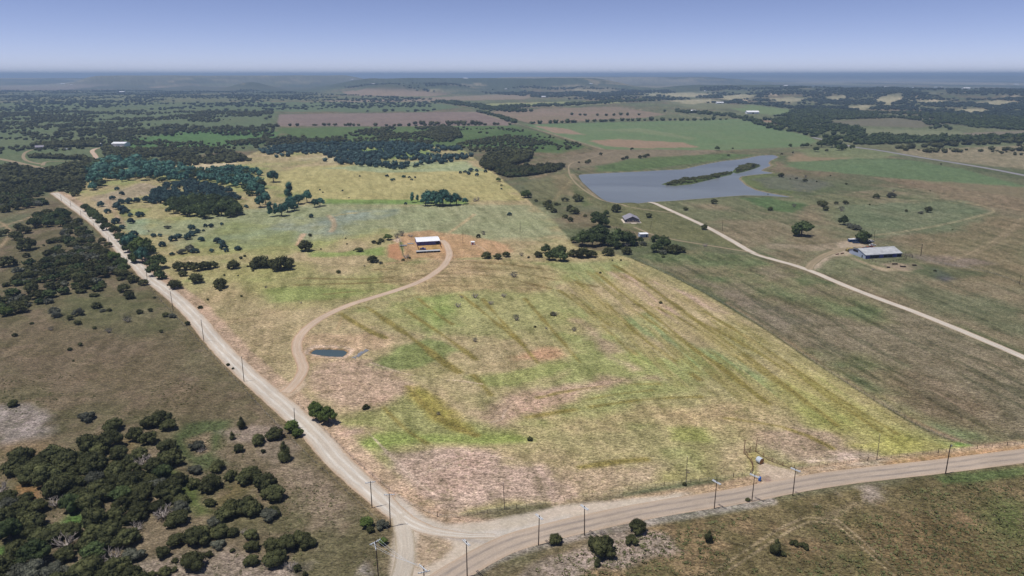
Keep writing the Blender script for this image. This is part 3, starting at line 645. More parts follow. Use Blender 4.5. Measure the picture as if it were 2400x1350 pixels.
    line([(790,1002-230),(796,760),(800,745)], 1.2, (190,160,120), .6, .6, .4)
    line([(2400,508),(2360,540),(2330,565),(2270,595),(2230,612)], 2.2, (156,138,110), .8, 1.2, .8); line([(2408,512),(2366,545),(2336,570),(2278,600)], 1.6, (150,132,106), .7, 1, .8)
    line([(1980,560),(2040,552),(2120,543),(2220,525),(2300,505),(2334,496),(2325,488),(2250,472)], 2.6, (166,150,118), .8, 1.2, 1)
    line([(1850,440),(2000,465),(2100,475),(2180,468),(2250,478)], 3, (142,136,98), .6, 2, 2); line([(2100,435),(2250,462),(2330,480),(2420,500)], 3, (146,128,100), .6, 2, 2)
    line([(2120,375),(2080,372),(1900,377)], 2.5, (66,78,46), .7, 2, 1.5); line([(2000,452),(2100,464),(2250,470)], 4, (74,90,52), .6, 2, 2)
    line([(0,532),(40,520),(100,500),(155,487)], 3.2, (168,146,118), .9, 1.4, 1.2); line([(0,520),(18,532),(24,548),(10,570),(0,580)], 2.4, (164,142,112), .8, 1.2, 1)
    line([(1170,420),(1200,440),(1222,458)], 3, (176,164,112), .7, 1.5, 1)
    line([(1240,420),(1290,405),(1325,398)], 3, (166,142,114), .8, 2, 2); line([(1340,425),(1320,440),(1300,470)], 3, (150,134,100), .6, 2, 2)
    line([(1100,262),(1160,275),(1210,290),(1300,315),(1420,352)], 5, (164,146,124), .75, 3, 2); line([(1460,252),(1560,262),(1640,276)], 5, (170,152,128), .7, 3, 2)
    line([(1215,292),(1270,310),(1330,330),(1390,352)], 5, (64,82,48), .7, 2.5, 2)
    line([(680,175+5),(686,190)], 12, (180,170,150), .5, 8, 1)
    # streaky, mottled growth: darker and paler drifts following the lie of the land
    ca, sa = math.cos(0.9), math.sin(0.9); u = x*ca+y*sa; v = -x*sa+y*ca
    fr = GP([(1700,715),(2180,1015)]); du = (fr[1]-fr[0])/np.hypot(*(fr[1]-fr[0])); a_ = x*du[0]+y*du[1]; c_ = -x*du[1]+y*du[0]
    s1 = fbm(a_/7.0, c_, 3.6, 71, 4); s2 = fbm(x/1.8, y, 5.0, 72, 4); s3 = fbm(x, y, 3.0, 73, 3); s4 = fbm(x, y, 26, 74, 4)
    kk = (s1-.5)*1.0+(s2-.5)*.6+(s3-.5)*.9+(s4-.5)*.30
    kk = kk*np.clip(cl, .25, 1)*.85
    k3 = np.stack([1+kk*.95, 1+kk*.9, 1+kk*1.05], -1)
    col[:] = np.clip(col*np.clip(k3, .35, 1.9), .004, .9)
    pr = region([(1300,650),(1480,620),(1640,690),(1900,850),(2200,1035),(2100,1060),(1900,960),(1700,940),(1500,860),(1380,760)], 14, 8)
    ss = sstep(.52, .60, fbm(a_/16.0, c_, 3.4, 78, 3))*pr; mix(ss, A((140,128,74)), .55)
    s5 = sstep(.54, .62, fbm(a_/16.0+40, c_, 2.6, 79, 3))*pr; mix(s5, A((184,166,118)), .5)
    dr = sstep(.54, .66, fbm(a_/7.0, c_, 4.5, 75, 4))*np.clip(cl-.3, 0, 1)*RMm
    col[:] = col*(1-.5*dr[:,None]*np.array([1,.85,1]))
    return col, cl

CLEARINGS = [[(2045,236),(2085,222),(2118,218),(2112,234),(2080,246)],[(1690,226),(1740,221),(1775,224),(1740,234),(1700,234)],[(1790,232),(1850,228),(1900,232),(1850,240)],[(1935,226),(1975,222),(1990,230),(1950,236)],
 [(2120,238),(2190,234),(2240,238),(2180,244)],[(2280,240),(2340,234),(2390,240),(2340,248)],[(1500,222),(1600,217),(1690,220),(1600,228)],[(1340,212),(1420,208),(1470,212),(1400,218)],[(1980,250),(2030,246),(2060,250),(2010,258)],
 [(2230,258),(2300,254),(2330,260),(2270,266)],[(1560,236),(1660,232),(1700,238),(1620,244)],[(2400,222),(2480,218),(2480,230),(2420,232)],[(2150,214),(2210,211),(2230,216),(2180,220)],[(1000,212),(1100,208),(1150,214),(1060,218)]]
R1_PX = [(128,452),(140,460),(168,481),(202,505),(236,532),(260,557),(281,582),(303,606),(326,625),(345,648),(398,687),(428,713),(453,738),(466,754),(506,804),(568,868),(612,906),(677,962),(737,1014),(788,1078),(846,1130),(905,1182),(950,1222),(1010,1246),(1090,1256),(1160,1256)]
R2_T = [(880,1420),(1000,1352),(1040,1325),(1100,1290),(1150,1262),(1200,1243),(1290,1222),(1371,1203),(1450,1187),(1537,1172),(1620,1160),(1700,1149),(1800,1133),(1865,1120),(1956,1104),(2059,1093),(2215,1079),(2400,1058),(2800,1010)]
R2_B = [(1010,1420),(1110,1352),(1150,1325),(1200,1298),(1245,1284),(1290,1271),(1371,1250),(1450,1233),(1537,1214),(1620,1200),(1700,1186),(1800,1165),(1865,1152),(1956,1138),(2059,1125),(2215,1105),(2400,1078),(2800,1026)]
R2_PX = [(950,1420),(1045,1355),(1100,1322),(1150,1294),(1200,1270),(1290,1246),(1371,1227),(1450,1210),(1537,1193),(1620,1180),(1700,1168),(1800,1149),(1865,1136),(1956,1121),(2059,1109),(2215,1092),(2400,1068),(2800,1018)]
build_ground()

# ------------------------------------------------------------------ water
def shading_water(name, c, rough=0.12):
    m, nt, b = newmat(name, rough, 0.5); b.inputs['Base Color'].default_value = (*c, 1)
    g = N(nt, 'ShaderNodeNewGeometry'); mp = N(nt, 'ShaderNodeMapping'); mp.inputs['Scale'].default_value = (0.5, 1.3, 1); nt.links.new(g.outputs['Position'], mp.inputs[0])
    bp = N(nt, 'ShaderNodeBump'); bp.inputs['Strength'].default_value = 0.35; bp.inputs['Distance'].default_value = 0.25
    h = mathn(nt, 'ADD', noise_node(nt, mp.outputs[0], 0.5, 4, 0.6), noise_node(nt, mp.outputs[0], 0.035, 3, 0.5)); nt.links.new(h, bp.inputs['Height']); nt.links.new(bp.outputs[0], b.inputs['Normal'])
    f = noise_node(nt, mp.outputs[0], 0.012, 3, 0.5, 0.6)
    nt.links.new(mixc(nt, mapr(nt, f, .35, .65, 0, 1), tuple(q*0.88 for q in c), tuple(q*1.15 for q in c)), b.inputs['Base Color'])
    return m
def water(name, P, z, mat, grow):
    c = P.mean(0); V = []
    n = len(P)
    # ring pushed outwards so that the bank cuts the shoreline
    for i in range(n):
        a, b, d = P[i-1], P[i], P[(i+1) % n]
        t = (d-a); t /= np.hypot(*t)+1e-9; nrm = np.array([t[1], -t[0]])
        if inside(np.array([b[0]+nrm[0]*.5]), np.array([b[1]+nrm[1]*.5]), P)[0]: nrm = -nrm
        V.append((b[0]+nrm[0]*grow, b[1]+nrm[1]*grow, z))
    me = bpy.data.meshes.new(name); me.from_pydata(V, [], [tuple(range(n))]); me.materials.append(mat); me.update()
    if me.polygons[0].normal.z < 0: me.flip_normals()
    tag(obj(name, me), kind='structure')
water('lake_water', LAKE, WATER_Z, shading_water('lake_surface', (0.165,0.180,0.180), 0.3), 2.0)
water('pond_water', POND, POND_Z, shading_water('pond_surface', (0.060,0.090,0.095)), 1.0)

# ------------------------------------------------------------------ roads
def ribbon(name, P, w, mat, z, jit=0.25, step=2.0, px=True, label=None, seed=0):
    Q = GP(P) if px else P
    C, s = smooth_line(Q, step); n = len(C)
    T = np.gradient(C, axis=0); T /= np.hypot(T[:,0], T[:,1])[:,None]; Nn = np.stack([-T[:,1], T[:,0]], -1)
    wl = np.full(n, w/2.0) if np.isscalar(w) else np.interp(s, np.linspace(0, s[-1], len(w)), w)/2
    V = []; UV = []
    us = (-1, -0.5, 0, 0.5, 1)
    for u in us:
        e = (fbm(s, s*0+u*9, 4, 40+seed, 3)-0.5)*2*jit*(abs(u) == 1)
        p = C+Nn*((wl*u)+e*np.sign(u))[:,None]; crown_h = 0.06*(1-abs(u))
        V.append(np.c_[p, height(p[:,0], p[:,1])+z+crown_h]); UV.append(np.c_[np.full(n, u), s])
    V = np.stack(V, 1); UV = np.stack(UV, 1); k = len(us)
    i, j = np.meshgrid(np.arange(n-1), np.arange(k-1), indexing='ij'); a = i*k+j
    F = np.stack([a, a+k, a+k+1, a+1], -1).reshape(-1, 4)
    me = mesh_np(name, V.reshape(-1,3), F, mat)
    if me.polygons[0].normal.z < 0: me.flip_normals()
    uv = me.uv_layers.new(name='UVMap'); li = np.zeros(len(me.loops), np.int32); me.loops.foreach_get('vertex_index', li)
    uv.data.foreach_set('uv', UV.reshape(-1,2)[li].astype(np.float32).ravel())
    o = obj(name, me); tag(o, kind='structure'); return o
ribbon('gravel_road', R1_PX, [8.6]*18+[7,1.5], M_GRAVEL, 0.030, 0.4, seed=1)
def band(name, top, bot, mat, z, step=2.0):
    A_, _ = smooth_line(GP(top), step); B_, _ = smooth_line(GP(bot), step); n = 400
    f = lambda P: np.stack([np.interp(np.linspace(0, 1, n), np.linspace(0, 1, len(P)), P[:, k]) for k in (0, 1)], -1)
    A_, B_ = f(A_), f(B_); s = np.r_[0, np.cumsum(np.hypot(*np.diff(A_, axis=0).T))]
    us = (0, .25, .5, .75, 1); V = []; UV = []
    for u in us:
        p = A_*(1-u)+B_*u; V.append(np.c_[p, height(p[:,0], p[:,1])+z+0.1*(0.5-abs(u-.5))]); UV.append(np.c_[np.full(n, u*2-1), s])
    V = np.stack(V, 1); UV = np.stack(UV, 1); k = 5
    i, j = np.meshgrid(np.arange(n-1), np.arange(k-1), indexing='ij'); a = i*k+j
    me = mesh_np(name, V.reshape(-1,3), np.stack([a, a+k, a+k+1, a+1], -1).reshape(-1,4), mat)
    if me.polygons[0].normal.z < 0: me.flip_normals()
    uv = me.uv_layers.new(name='UVMap'); li = np.zeros(len(me.loops), np.int32); me.loops.foreach_get('vertex_index', li)
    uv.data.foreach_set('uv', UV.reshape(-1,2)[li].astype(np.float32).ravel())
    tag(obj(name, me), kind='structure')
ribbon('paved_road', R2_PX, 7.6, M_ASPHALT, 0.044, 0.10, seed=2)
ribbon('side_road', [(936,1205),(944,1240),(952,1280),(948,1320),(940,1352),(925,1440)], 5.2, M_SIDE, 0.037, 0.35, seed=3)
DRIVE_PX = [(668,920),(688,903),(706,880),(712,862),(704,841),(696,824),(695,804),(704,784),(724,765),(752,745),(784,729),(822,713),(881,695),(932,680),(989,659),(1022,638),(1043,620),(1054,602),(1052,587),(1046,572),(1036,563)]
ribbon('ranch_drive', DRIVE_PX, 5.0, M_DRIVE, 0.038, 0.35, seed=4)
ribbon('lake_road', [(1519,471),(1532,475),(1560,488),(1589,501),(1654,530),(1719,566),(1765,594),(1800,605),(1886,628),(1981,670),(2059,700),(2137,728),(2241,770),(2400,837),(2600,925)], 5.2, M_GRAVEL, 0.034, 0.3, seed=5)
ribbon('cabin_track', [(1800,603),(1765,592),(1720,585),(1667,576),(1602,566),(1576,561),(1550,556),(1524,548),(1485,532)], 2.8, M_TRACK, 0.030, 0.3, seed=6)
ribbon('dam_track', [(1586,500),(1524,493),(1459,483),(1415,475),(1396,466),(1362,445),(1338,420),(1332,402),(1333,385),(1350,378),(1380,372),(1417,360),(1440,354)], 2.4, M_TRACK, 0.035, 0.5, seed=7)
ribbon('farm_drive', [(1893,632),(1910,610),(1945,592),(1981,583),(2022,580)], 6.0, M_TRACK, 0.032, 0.8, seed=8)
ribbon('far_highway', [(1905,322),(1960,334),(2000,345),(2060,352),(2150,368),(2240,382),(2330,397),(2420,415),(2700,470)], 10, M_HIGHWAY, 0.08, 0.3, 12, seed=9)
ribbon('valley_road', [(-60,365),(5,373),(40,381),(75,389),(110,396)], 9, M_TRACK, 0.08, 0.8, 6, seed=10)
ribbon('valley_drive', [(228,376),(222,362),(214,355),(222,348),(250,345),(290,344)], 7, M_DRIVE, 0.06, 0.6, 6, seed=11)
ribbon('valley_lane', [(104,386),(60,378),(52,364),(66,352),(110,347),(215,347)], 5, M_TRACK, 0.05, 0.8, 6, seed=12)
ribbon('valley_link', [(100,388),(104,378),(150,378),(225,375)], 5, M_TRACK, 0.055, 0.8, 6, seed=13)
# ------------------------------------------------------------------ trees and shrubs
def icos():
    t = (1+5**.5)/2
    V = np.array([(-1,t,0),(1,t,0),(-1,-t,0),(1,-t,0),(0,-1,t),(0,1,t),(0,-1,-t),(0,1,-t),(t,0,-1),(t,0,1),(-t,0,-1),(-t,0,1)], float)
    V /= np.linalg.norm(V[0])
    F = np.array([(0,11,5),(0,5,1),(0,1,7),(0,7,10),(0,10,11),(1,5,9),(5,11,4),(11,10,2),(10,7,6),(7,1,8),(3,9,4),(3,4,2),(3,2,6),(3,6,8),(3,8,9),(4,9,5),(2,4,11),(6,2,10),(8,6,7),(9,8,1)])
    return V, F
def subdiv(V, F):
    V = list(map(tuple, V)); C = {}; out = []
    def mid(a, b):
        k = (min(a,b), max(a,b))
        if k not in C:
            m = np.array(V[a])+np.array(V[b]); m /= np.linalg.norm(m); C[k] = len(V); V.append(tuple(m))
        return C[k]
    for a, b, c in F:
        x, y, z = mid(a,b), mid(b,c), mid(c,a); out += [(a,x,z),(b,y,x),(c,z,y),(x,y,z)]
    return np.array(V), np.array(out)
ICO0 = icos(); ICO1 = subdiv(*ICO0)
def crown_geo(kind, seed, nl, ls, core=ICO1, core_on=True):
    """crown of unit width; returns V, F(tris). Leaf clumps sit on lobes round a core"""
    g = np.random.default_rng(seed)
    H = {'juniper':.78,'oak':.80,'creek':1.05,'tall':1.9,'cone':1.35,'scrub':.55,'hump':.62}[kind]
    nlobe = {'juniper':11,'oak':12,'creek':12,'tall':9,'cone':7,'scrub':6,'hump':12}[kind]
    lobes = []
    for k in range(nlobe):
        if kind == 'cone':
            t = (k+.5)/nlobe; a = g.uniform(0, 6.28); rr = .16*(1-t); lobes.append((rr*math.cos(a), rr*math.sin(a), H*(.12+.80*t), .40*(1-t)**.8+.07, .26*H*(1-.5*t)))
        elif kind == 'tall':
            t = (k+.5)/nlobe; a = g.uniform(0, 6.28); rr = .14; lobes.append((rr*math.cos(a), rr*math.sin(a), H*(.18+.70*t), .34-.14*abs(t-.45), .20*H*.8))
        else:
            a = k*2.4+g.uniform(-.4, .4); q = math.sqrt((k+.5)/nlobe)*.34
            zz = H*(.56-.55*(q/.34)**2*.55)+g.uniform(-.05, .07)*H; base = g.uniform(.15, .25)
            if kind in ('oak', 'creek'): zz += .10*H
            lobes.append((q*math.cos(a)*g.uniform(.85,1.2), q*math.sin(a)*g.uniform(.85,1.2), zz, base, base*g.uniform(.75, 1.1)*(H/.8)**.5))
    if kind in ('juniper', 'oak', 'creek', 'hump', 'scrub'):      # small outer tufts break up each big lobe
        for (x, y, z, r, rz) in list(lobes):
            for _ in range(3 if core is ICO1 else 2):
                d = g.normal(size=3); d[2] = abs(d[2])*.8; d /= np.linalg.norm(d); q = r*g.uniform(.28, .5)
                lobes.append((x+d[0]*r*.85, y+d[1]*r*.85, z+d[2]*rz*.85, q, q*.9))
    L = np.array(lobes); Vs = []; Fs = []; off = 0
    if core_on:
        cv, cf = core
        for (x, y, z, r, rz) in lobes:
            V = cv*np.array([r, r, rz])*.86*(1+g.uniform(-.16, .16, (len(cv), 1)))+np.array([x, y, max(z, rz*.8)])
            Vs.append(V); Fs.append(cf+off); off += len(V)
    w = L[:, 3]**2; w /= w.sum(); li = g.choice(len(L), nl, p=w)
    d = g.normal(size=(nl, 3)); d[:, 2] = np.where(d[:, 2] < -.55, -d[:, 2], d[:, 2]); d /= np.linalg.norm(d, axis=1)[:, None]
    rad = g.uniform(.80, 1.18, (nl, 1)); c = L[li, :3].copy(); c[:, 2] = np.maximum(c[:, 2], L[li, 4]*.8)
    p = c+d*L[li][:, [3, 3, 4]]*rad
    p[:, 2] = np.maximum(p[:, 2], .02)
    nrm = d+g.normal(size=(nl, 3))*.8; nrm /= np.linalg.norm(nrm, axis=1)[:, None]
    t = np.cross(nrm, g.normal(size=(nl, 3))); t /= np.linalg.norm(t, axis=1)[:, None]; b = np.cross(nrm, t)
    s = ls*g.uniform(.6, 1.35, (nl, 1))
    P0 = p+t*s; P1 = p-t*s*.5+b*s*.86; P2 = p-t*s*.5-b*s*.86
    Vs.append(np.stack([P0, P1, P2], 1).reshape(-1, 3)); Fs.append(np.arange(nl*3).reshape(-1, 3)+off)
    return np.concatenate(Vs), np.concatenate(Fs), H
def branch_geo(seed, n=9, H=.9, r=.02, twigs=5, droop=0.2, kind='dead'):
    g = random.Random(seed); mb = MB()
    def grow(p, d, l, rr, lev):
        q = p+d*l; mb.tube(p, q, rr, rr*.62, 4 if lev < 2 else 3, False)
        if lev >= 3: return
        for k in range(twigs if lev == 0 else 3):
            e = (d+Vector((g.uniform(-1,1), g.uniform(-1,1), g.uniform(-.25,.8)))*.85).normalized()
            grow(p+d*l*g.uniform(.45, 1.0), e, l*g.uniform(.5, .78), rr*.55, lev+1)
    for k in range(n):
        a = 6.28*k/n+g.uniform(-.3, .3); d = Vector((math.cos(a)*.75, math.sin(a)*.75, g.uniform(.5, 1.1))).normalized()
        grow(Vector((math.cos(a)*.02, math.sin(a)*.02, 0)), d, H*g.uniform(.24, .36), r, 0 if n < 6 else 1)
    V = np.array(mb.v, float); F3 = []
    for f in mb.f:
        if len(f) == 4: F3 += [(f[0], f[1], f[2]), (f[0], f[2], f[3])]
    return V, np.array(F3)
def trunk_geo(seed, H=.5, r=.035):
    g = random.Random(seed); mb = MB(); p = Vector((0, 0, -.03)); d = Vector((g.uniform(-.1,.1), g.uniform(-.1,.1), 1)).normalized()
    q = p+d*H*.55; mb.tube(p, q, r, r*.8, 7)
    for k in range(4):
        a = k*1.6+g.uniform(-.3, .3); e = Vector((math.cos(a)*.6, math.sin(a)*.6, 1)).normalized(); mb.tube(q-d*.02, q+e*H*.55, r*.55, r*.25, 5)
    return mb
# mesh library: (kind, look) -> list of (crown mesh, trunk mesh, H)
LIB = {}
SPEC = {   # species: crown form, leaf material, crown height lift
 'juniper': ('juniper','juniper',0), 'hazejuniper': ('juniper','hazejuniper',0), 'hump': ('hump','juniper',0), 'oak': ('oak','oak',.02), 'creek': ('creek','creek',.05),  # second juniper entry: same tree, blue haze painted into its needles
 'tall': ('tall','creek',.1), 'bright': ('oak','bright',.0), 'brightcone': ('creek','bright',.0), 'cone': ('cone','juniper',0), 'sage': ('scrub','sage',.02), 'scrub': ('scrub','juniper',0), 'hazescrub': ('scrub','creek',0),
}
def lib(sp, lod):
    k = (sp, lod)
    if k not in LIB:
        form, mat, lift = SPEC[sp]; LIB[k] = []
        nv = 5 if lod == 2 else 4
        for v in range(nv):
            nl, ls = ((2000, .026), (800, .040))[0 if lod == 2 else 1]
            V, F, H = crown_geo(form, 100+v*7+len(sp), nl, ls, ICO1 if lod == 2 else ICO0); V[:, 2] += lift
            me = mesh_np(sp.replace('hazejuniper','juniper')+'_crown', V, F, FM[mat])
            tm = trunk_geo(v+3, max(.35, H*.6+lift), .04).mesh('trunk_wood', M_BARK)
            LIB[k].append((me, tm, H+lift))
    return LIB[k]
DEADM = []
for v in range(3):
    V, F = branch_geo(v+1, 11, 1.15, .030, 6); DEADM.append(mesh_np('bare_branches', V, F, M_DEAD))
    
def ordinal(n):
    a = ['','first','second','third','fourth','fifth','sixth','seventh','eighth','ninth','tenth','eleventh','twelfth','thirteenth','fourteenth','fifteenth','sixteenth','seventeenth','eighteenth','nineteenth']
    t = {2:'twent',3:'thirt',4:'fort',5:'fift',6:'sixt',7:'sevent',8:'eight',9:'ninet'}
    if n < 20: return a[n]
    q, r = divmod(n, 10)
    return t[q]+('ieth' if r == 0 else 'y-'+a[r])
NAMES = {'juniper':('juniper_tree','juniper'),'hazejuniper':('juniper_tree','juniper'),'hump':('juniper_tree','juniper'),'oak':('oak_tree','oak'),'creek':('creek_tree','leafy tree'),'tall':('creek_tree','tall tree'),
         'bright':('leafy_tree','bright green tree'),'brightcone':('leafy_tree','bright green tree'),'cone':('conical_juniper','conical juniper'),'sage':('grey_shrub','grey shrub'),'scrub':('low_shrub','low shrub'),'hazescrub':('low_shrub','low shrub'),'dead':('bare_shrub','bare shrub'),'sparse':('sparse_tree','sparse tree')}
LOOK = {'juniper':'dark round juniper','hazejuniper':'haze-tinted round juniper','hump':'dark broad juniper','oak':'deep green oak','creek':'leafy green tree','tall':'slender leafy tree','bright':'bright green tree','brightcone':'bright green pointed tree',
        'cone':'small cone-shaped juniper','sage':'grey-green shrub','scrub':'low dark shrub','hazescrub':'low green shrub','dead':'bare grey branching shrub','sparse':'thin sparse-leaved tree'}
HR = {'juniper':.78,'hazejuniper':.78,'hump':.62,'oak':.90,'creek':1.21,'tall':2.0,'bright':.88,'brightcone':1.05,'cone':1.35,'sage':.57,'scrub':.55,'hazescrub':.55,'dead':.75,'sparse':.9}
trg = random.Random(5)
OCC = []      # (x, y, r) of every placed tree, for spacing
SMALL_M = {}
def place_tree(x, y, w, sp, label, group, cat=None, hs=None, big=True):
    z = float(height(np.array([x]), np.array([y]))[0]); nm, ct = NAMES[sp]
    if nm == 'juniper_tree' and w < 4.6: nm = 'juniper_bush'; cat = 'shrub'
    hs = hs if hs else trg.uniform(.9, 1.12); rz = trg.uniform(0, 6.28)
    OCC.append((x, y, w/2))
    if sp in ('dead', 'sparse'):
        me = DEADM[trg.randrange(3)]
        if sp == 'dead':
            o = obj(nm, me, None, (x, y, z)); o.rotation_euler.z = rz; o.scale = (w, w, w*hs*.8)
        else:
            o = empty(nm, (x, y, z), rz); o.scale = (w, w, w*hs); obj('branch', me, o)
            if 'sp' not in SMALL_M:
                V, F, H = crown_geo('oak', 77, 260, .035, core_on=False); SMALL_M['sp'] = mesh_np('loose_leaves', V, F, FM['sage'])
            obj('crown', SMALL_M['sp'], o)
    else:
        lod = 2 if depth_at(x, y) < 330 else 1
        ml = lib(sp, lod); me, tm, H = ml[trg.randrange(len(ml))]
        o = empty(nm, (x, y, z), rz); o.scale = (w, w*trg.uniform(.9, 1.08), w*hs)
        obj('crown', me, o)
        if big: obj('trunk', tm, o)
    tag(o, label, cat or ('shrub' if sp in ('sage','scrub','hazescrub','dead') else 'tree'), group)
    return o
def from_box(cx, cy, w, sp):
    """picture centre and width of a crown -> foot of the tree and width in metres"""
    phi = PITCH+math.atan((cy-675)/1600); hr = HR[sp]; p = G(cx, cy)[0]; d = depth_at(p[0], p[1], p[2]); m = w*d/1600
    for _ in range(3):
        dy = (hr*m*.5*math.cos(phi))*1600/d; p = G(cx, cy+dy)[0]; d = depth_at(p[0], p[1], p[2]); m = w*d/1600
    return p[0], p[1], m
SINGLES = []   # zone, species, cx, cy, w
def S(zone, sp, *L):
    for t in L: SINGLES.append((zone, sp if len(t) < 4 else t[3], t[0], t[1], t[2]))
ZONES = {
 'brown': 'on the brown field left of the gravel road', 'corner': 'in the lower left scrub', 'scrubedge': 'between lower left thicket and gravel road', 'foot': 'below the paved road',
 'hay': 'in the open hay field', 'savanna': 'on the meadow right of the upper gravel road', 'row': 'in the meadow row above the drive', 'barn': 'around the white-roofed barn',
 'creekrow': 'in the grove behind the white-roofed barn', 'creekleft': 'in the creek grove left of the meadow', 'hedge': 'along the right edge of the gravel road', 'far': 'on pasture beyond the lake',
 'lake': 'on the slope below the lake dam', 'cabin': 'around the grey cabin', 'strip': 'in the hedge strip above the hay field', 'farm': 'on pasture around the long farm barn', 'upleft': 'in the clearing left of the gravel road',
 'meadow': 'on the far yellow meadow', 'junction': 'beside the road junction poles', 'east': 'on the dry pasture right of the lake'}
S('brown','juniper',(228,713,24),(257,725,12),(327,729,16),(353,725,13),(388,736,16),(164,743,17),(184,754,18),(222,767,11),(378,775,11),(35,784,12),(189,806,12),(164,817,12),(32,942,26),(440,756,15),(290,672,30),(305,688,30),(337,659,24),(311,650,30),(535,853,10),(546,863,7))
S('brown','sage',(241,727,14),(404,739,20),(130,730,40),(185,730,30)); S('brown','scrub',(172,845,8),(362,697,9),(75,757,10)); S('brown','bright',(15,727,30)); S('brown','sparse',(120,768,14),(255,772,18),(300,745,22))
S('corner','juniper',(205,975,40,'sage'),(268,992,46),(210,1036,58),(258,1028,62),(236,1048,46),(375,975,52),(396,992,40),(318,1016,44),(350,1024,44),(395,1040,48),(402,1068,60),(352,986,40),(360,1088,46))
S('scrubedge','juniper',(464,1042,40,'sage'),(472,1052,24,'dead'),(567,990,24,'cone'),(545,1020,15,'cone'),(606,1028,34),(645,1011,42),(560,1048,28),(617,1056,13),(668,1058,34,'cone'),(510,1090,36),(494,1128,52),(541,1113,32),(458,1100,36,'sage'),
  (585,1108,56),(622,1128,60),(642,1150,54),(545,1188,50),(580,1180,56),(600,1190,44),(528,1199,50),(633,1204,48,'sage'),(640,1195,36),(492,1175,28),(455,1130,34),(572,1243,22,'dead'),(545,1289,13),(685,998,34,'bright'),(697,1012,28,'bright'),(590,1250,36))
S('corner','juniper',(465,1250,66),(516,1240,46),(503,1222,38,'sage'),(455,1310,62),(490,1298,20),(382,1290,40),(410,1312,16),(409,1333,16),(385,1338,30),(356,1345,22),(592,1278,36),(590,1312,34),(415,1262,44),(512,1275,34,'sage'),(545,1245,30))
S('junction','juniper',(640,1275,50),(647,1303,56),(703,1257,52),(672,1270,52),(720,1268,40),(682,1324,40,'dead'),(696,1330,22),(860,1222,34,'bright'),(868,1240,22),(895,1228,32,'sage'),(898,1266,24,'bright'),(715,1345,14))
S('foot','juniper',(1303,1262,34),(1410,1277,66),(1493,1231,46),(1412,1245,22,'dead'),(1480,1264,36,'scrub'),(1400,1316,18,'cone'),(1660,1258,24,'cone'),(1752,1170,13),(1818,1282,30,'cone'),(1862,1272,22,'scrub'),(1885,1278,26,'scrub'),(1832,1296,22,'scrub'))
S('hay','brightcone',(738,952,32),(748,966,40),(768,972,44)); S('hay','juniper',(858,953,20,'scrub'),(1242,1027,15),(1300,731,24,'dead'),(1296,735,16,'scrub'),(1210,742,20,'sparse'),(1345,770,14,'sparse'),(1113,795,14,'sparse'),(1073,712,22,'dead'),(1113,690,22,'dead'),(1150,707,18,'dead'),(1180,690,18,'dead'),(1082,693,12,'dead'),
  (1205,640,22,'sparse'),(1548,708,9),(1028,967,12,'sparse'),(1604,1133,12),(1613,1106,8,'dead'),(793,636,11),(706,708,8,'dead'),(623,671,9,'sparse'),(1455,609,6),(1407,638,7),(1435,609,5),(1254,765,8,'scrub'),(1280,768,8,'sparse'),(1565,658,4),(854,622,6,'sparse'))
S('barn','juniper',(716,574,38),(727,550,10),(893,561,16),(877,566,12),(888,568,12),(910,553,21,'bright'),(930,551,16,'sparse'),(941,545,18,'sparse'),(963,550,16,'dead'),(872,605,24),(880,611,16,'sage'),(892,615,12,'sage'),(953,598,20,'dead'),(960,603,8),(945,608,10,'scrub'),(841,584,22,'scrub'),(1121,552,12),(1133,544,13,'sparse'),(813,571,5),(810,558,5),(829,586,5),(752,583,5))
S('row','juniper',(659,612,54),(610,609,46),(597,618,28),(640,614,34),(677,613,30),(1139,596,24),(1166,598,23),(1187,594,21),(547,618,30),(500,618,25),(482,619,32),(464,623,30),(446,620,30),(420,622,32),(429,638,24),(460,650,35),(410,663,35),(518,661,36),(516,677,12),(470,719,13,'scrub'),(487,701,7),(566,693,7),(565,603,10),(574,599,8),(581,623,7),(593,633,8),(558,645,5),(526,644,6))
S('savanna','hazejuniper',(237,478,17),(253,493,17),(303,469,20),(322,467,18),(345,465,24),(264,462,14),(275,441,12),(286,451,15),(306,502,14),(307,517,17),(328,500,21),(286,498,11),(272,515,22),(287,530,16),(314,544,21),(360,550,14),(375,550,12),(381,570,19),(406,556,22),(418,551,18),(441,553,21),(449,530,18),(450,545,20),(464,540,15),(477,539,8),(472,558,18),(482,528,11),(495,527,14),(520,524,9),(510,561,22),(520,566,18),(525,576,20),(531,585,13),(557,580,17),(496,586,13),(403,593,13),(446,581,30,'sage'),(458,585,20),(428,588,24,'sage'),(577,483,11),(394,491,13),(730,505,13),(1194,500,13),(275,482,22),(287,487,24),(296,492,18),(285,470,18),(349,541,6,'sparse'),(393,531,16,'sage'))
S('meadow','creek',(641,409,30)); S('meadow','hazejuniper',(907,411,10),(947,413,11,'hazescrub'),(959,414,8),(965,420,7),(973,415,6),(921,420,14,'hazescrub'),(1079,403,9),(1090,401,10),(1098,405,12),(1117,398,11),(1104,397,14),(1118,408,12),(1138,400,10),(1168,420,13,'bright'),(1175,434,7,'bright'),(750,444,5),(757,450,5),(803,446,5),(818,463,4),(843,412,5),(1175,442,5))
S('creekrow','creek',(966,462,13,'tall'),(978,464,9,'tall'),(1004,456,34),(1038,458,40),(1022,462,32),(997,467,26),(1055,466,26),(1070,464,28),(1030,470,24),(1090,468,17),(1118,463,22,'dead'),(1112,468,12,'dead'),(951,476,8,'hazejuniper'))
S('creekleft','creek',(678,450,24,'tall'),(720,459,27),(750,470,22),(700,463,26),(683,470,30),(634,490,18,'tall'),(647,489,17,'tall'),(660,490,28),(674,480,28),(623,463,28),(602,440,30),(738,474,20),(690,480,22),(610,470,26),(595,425,26),(612,450,22))
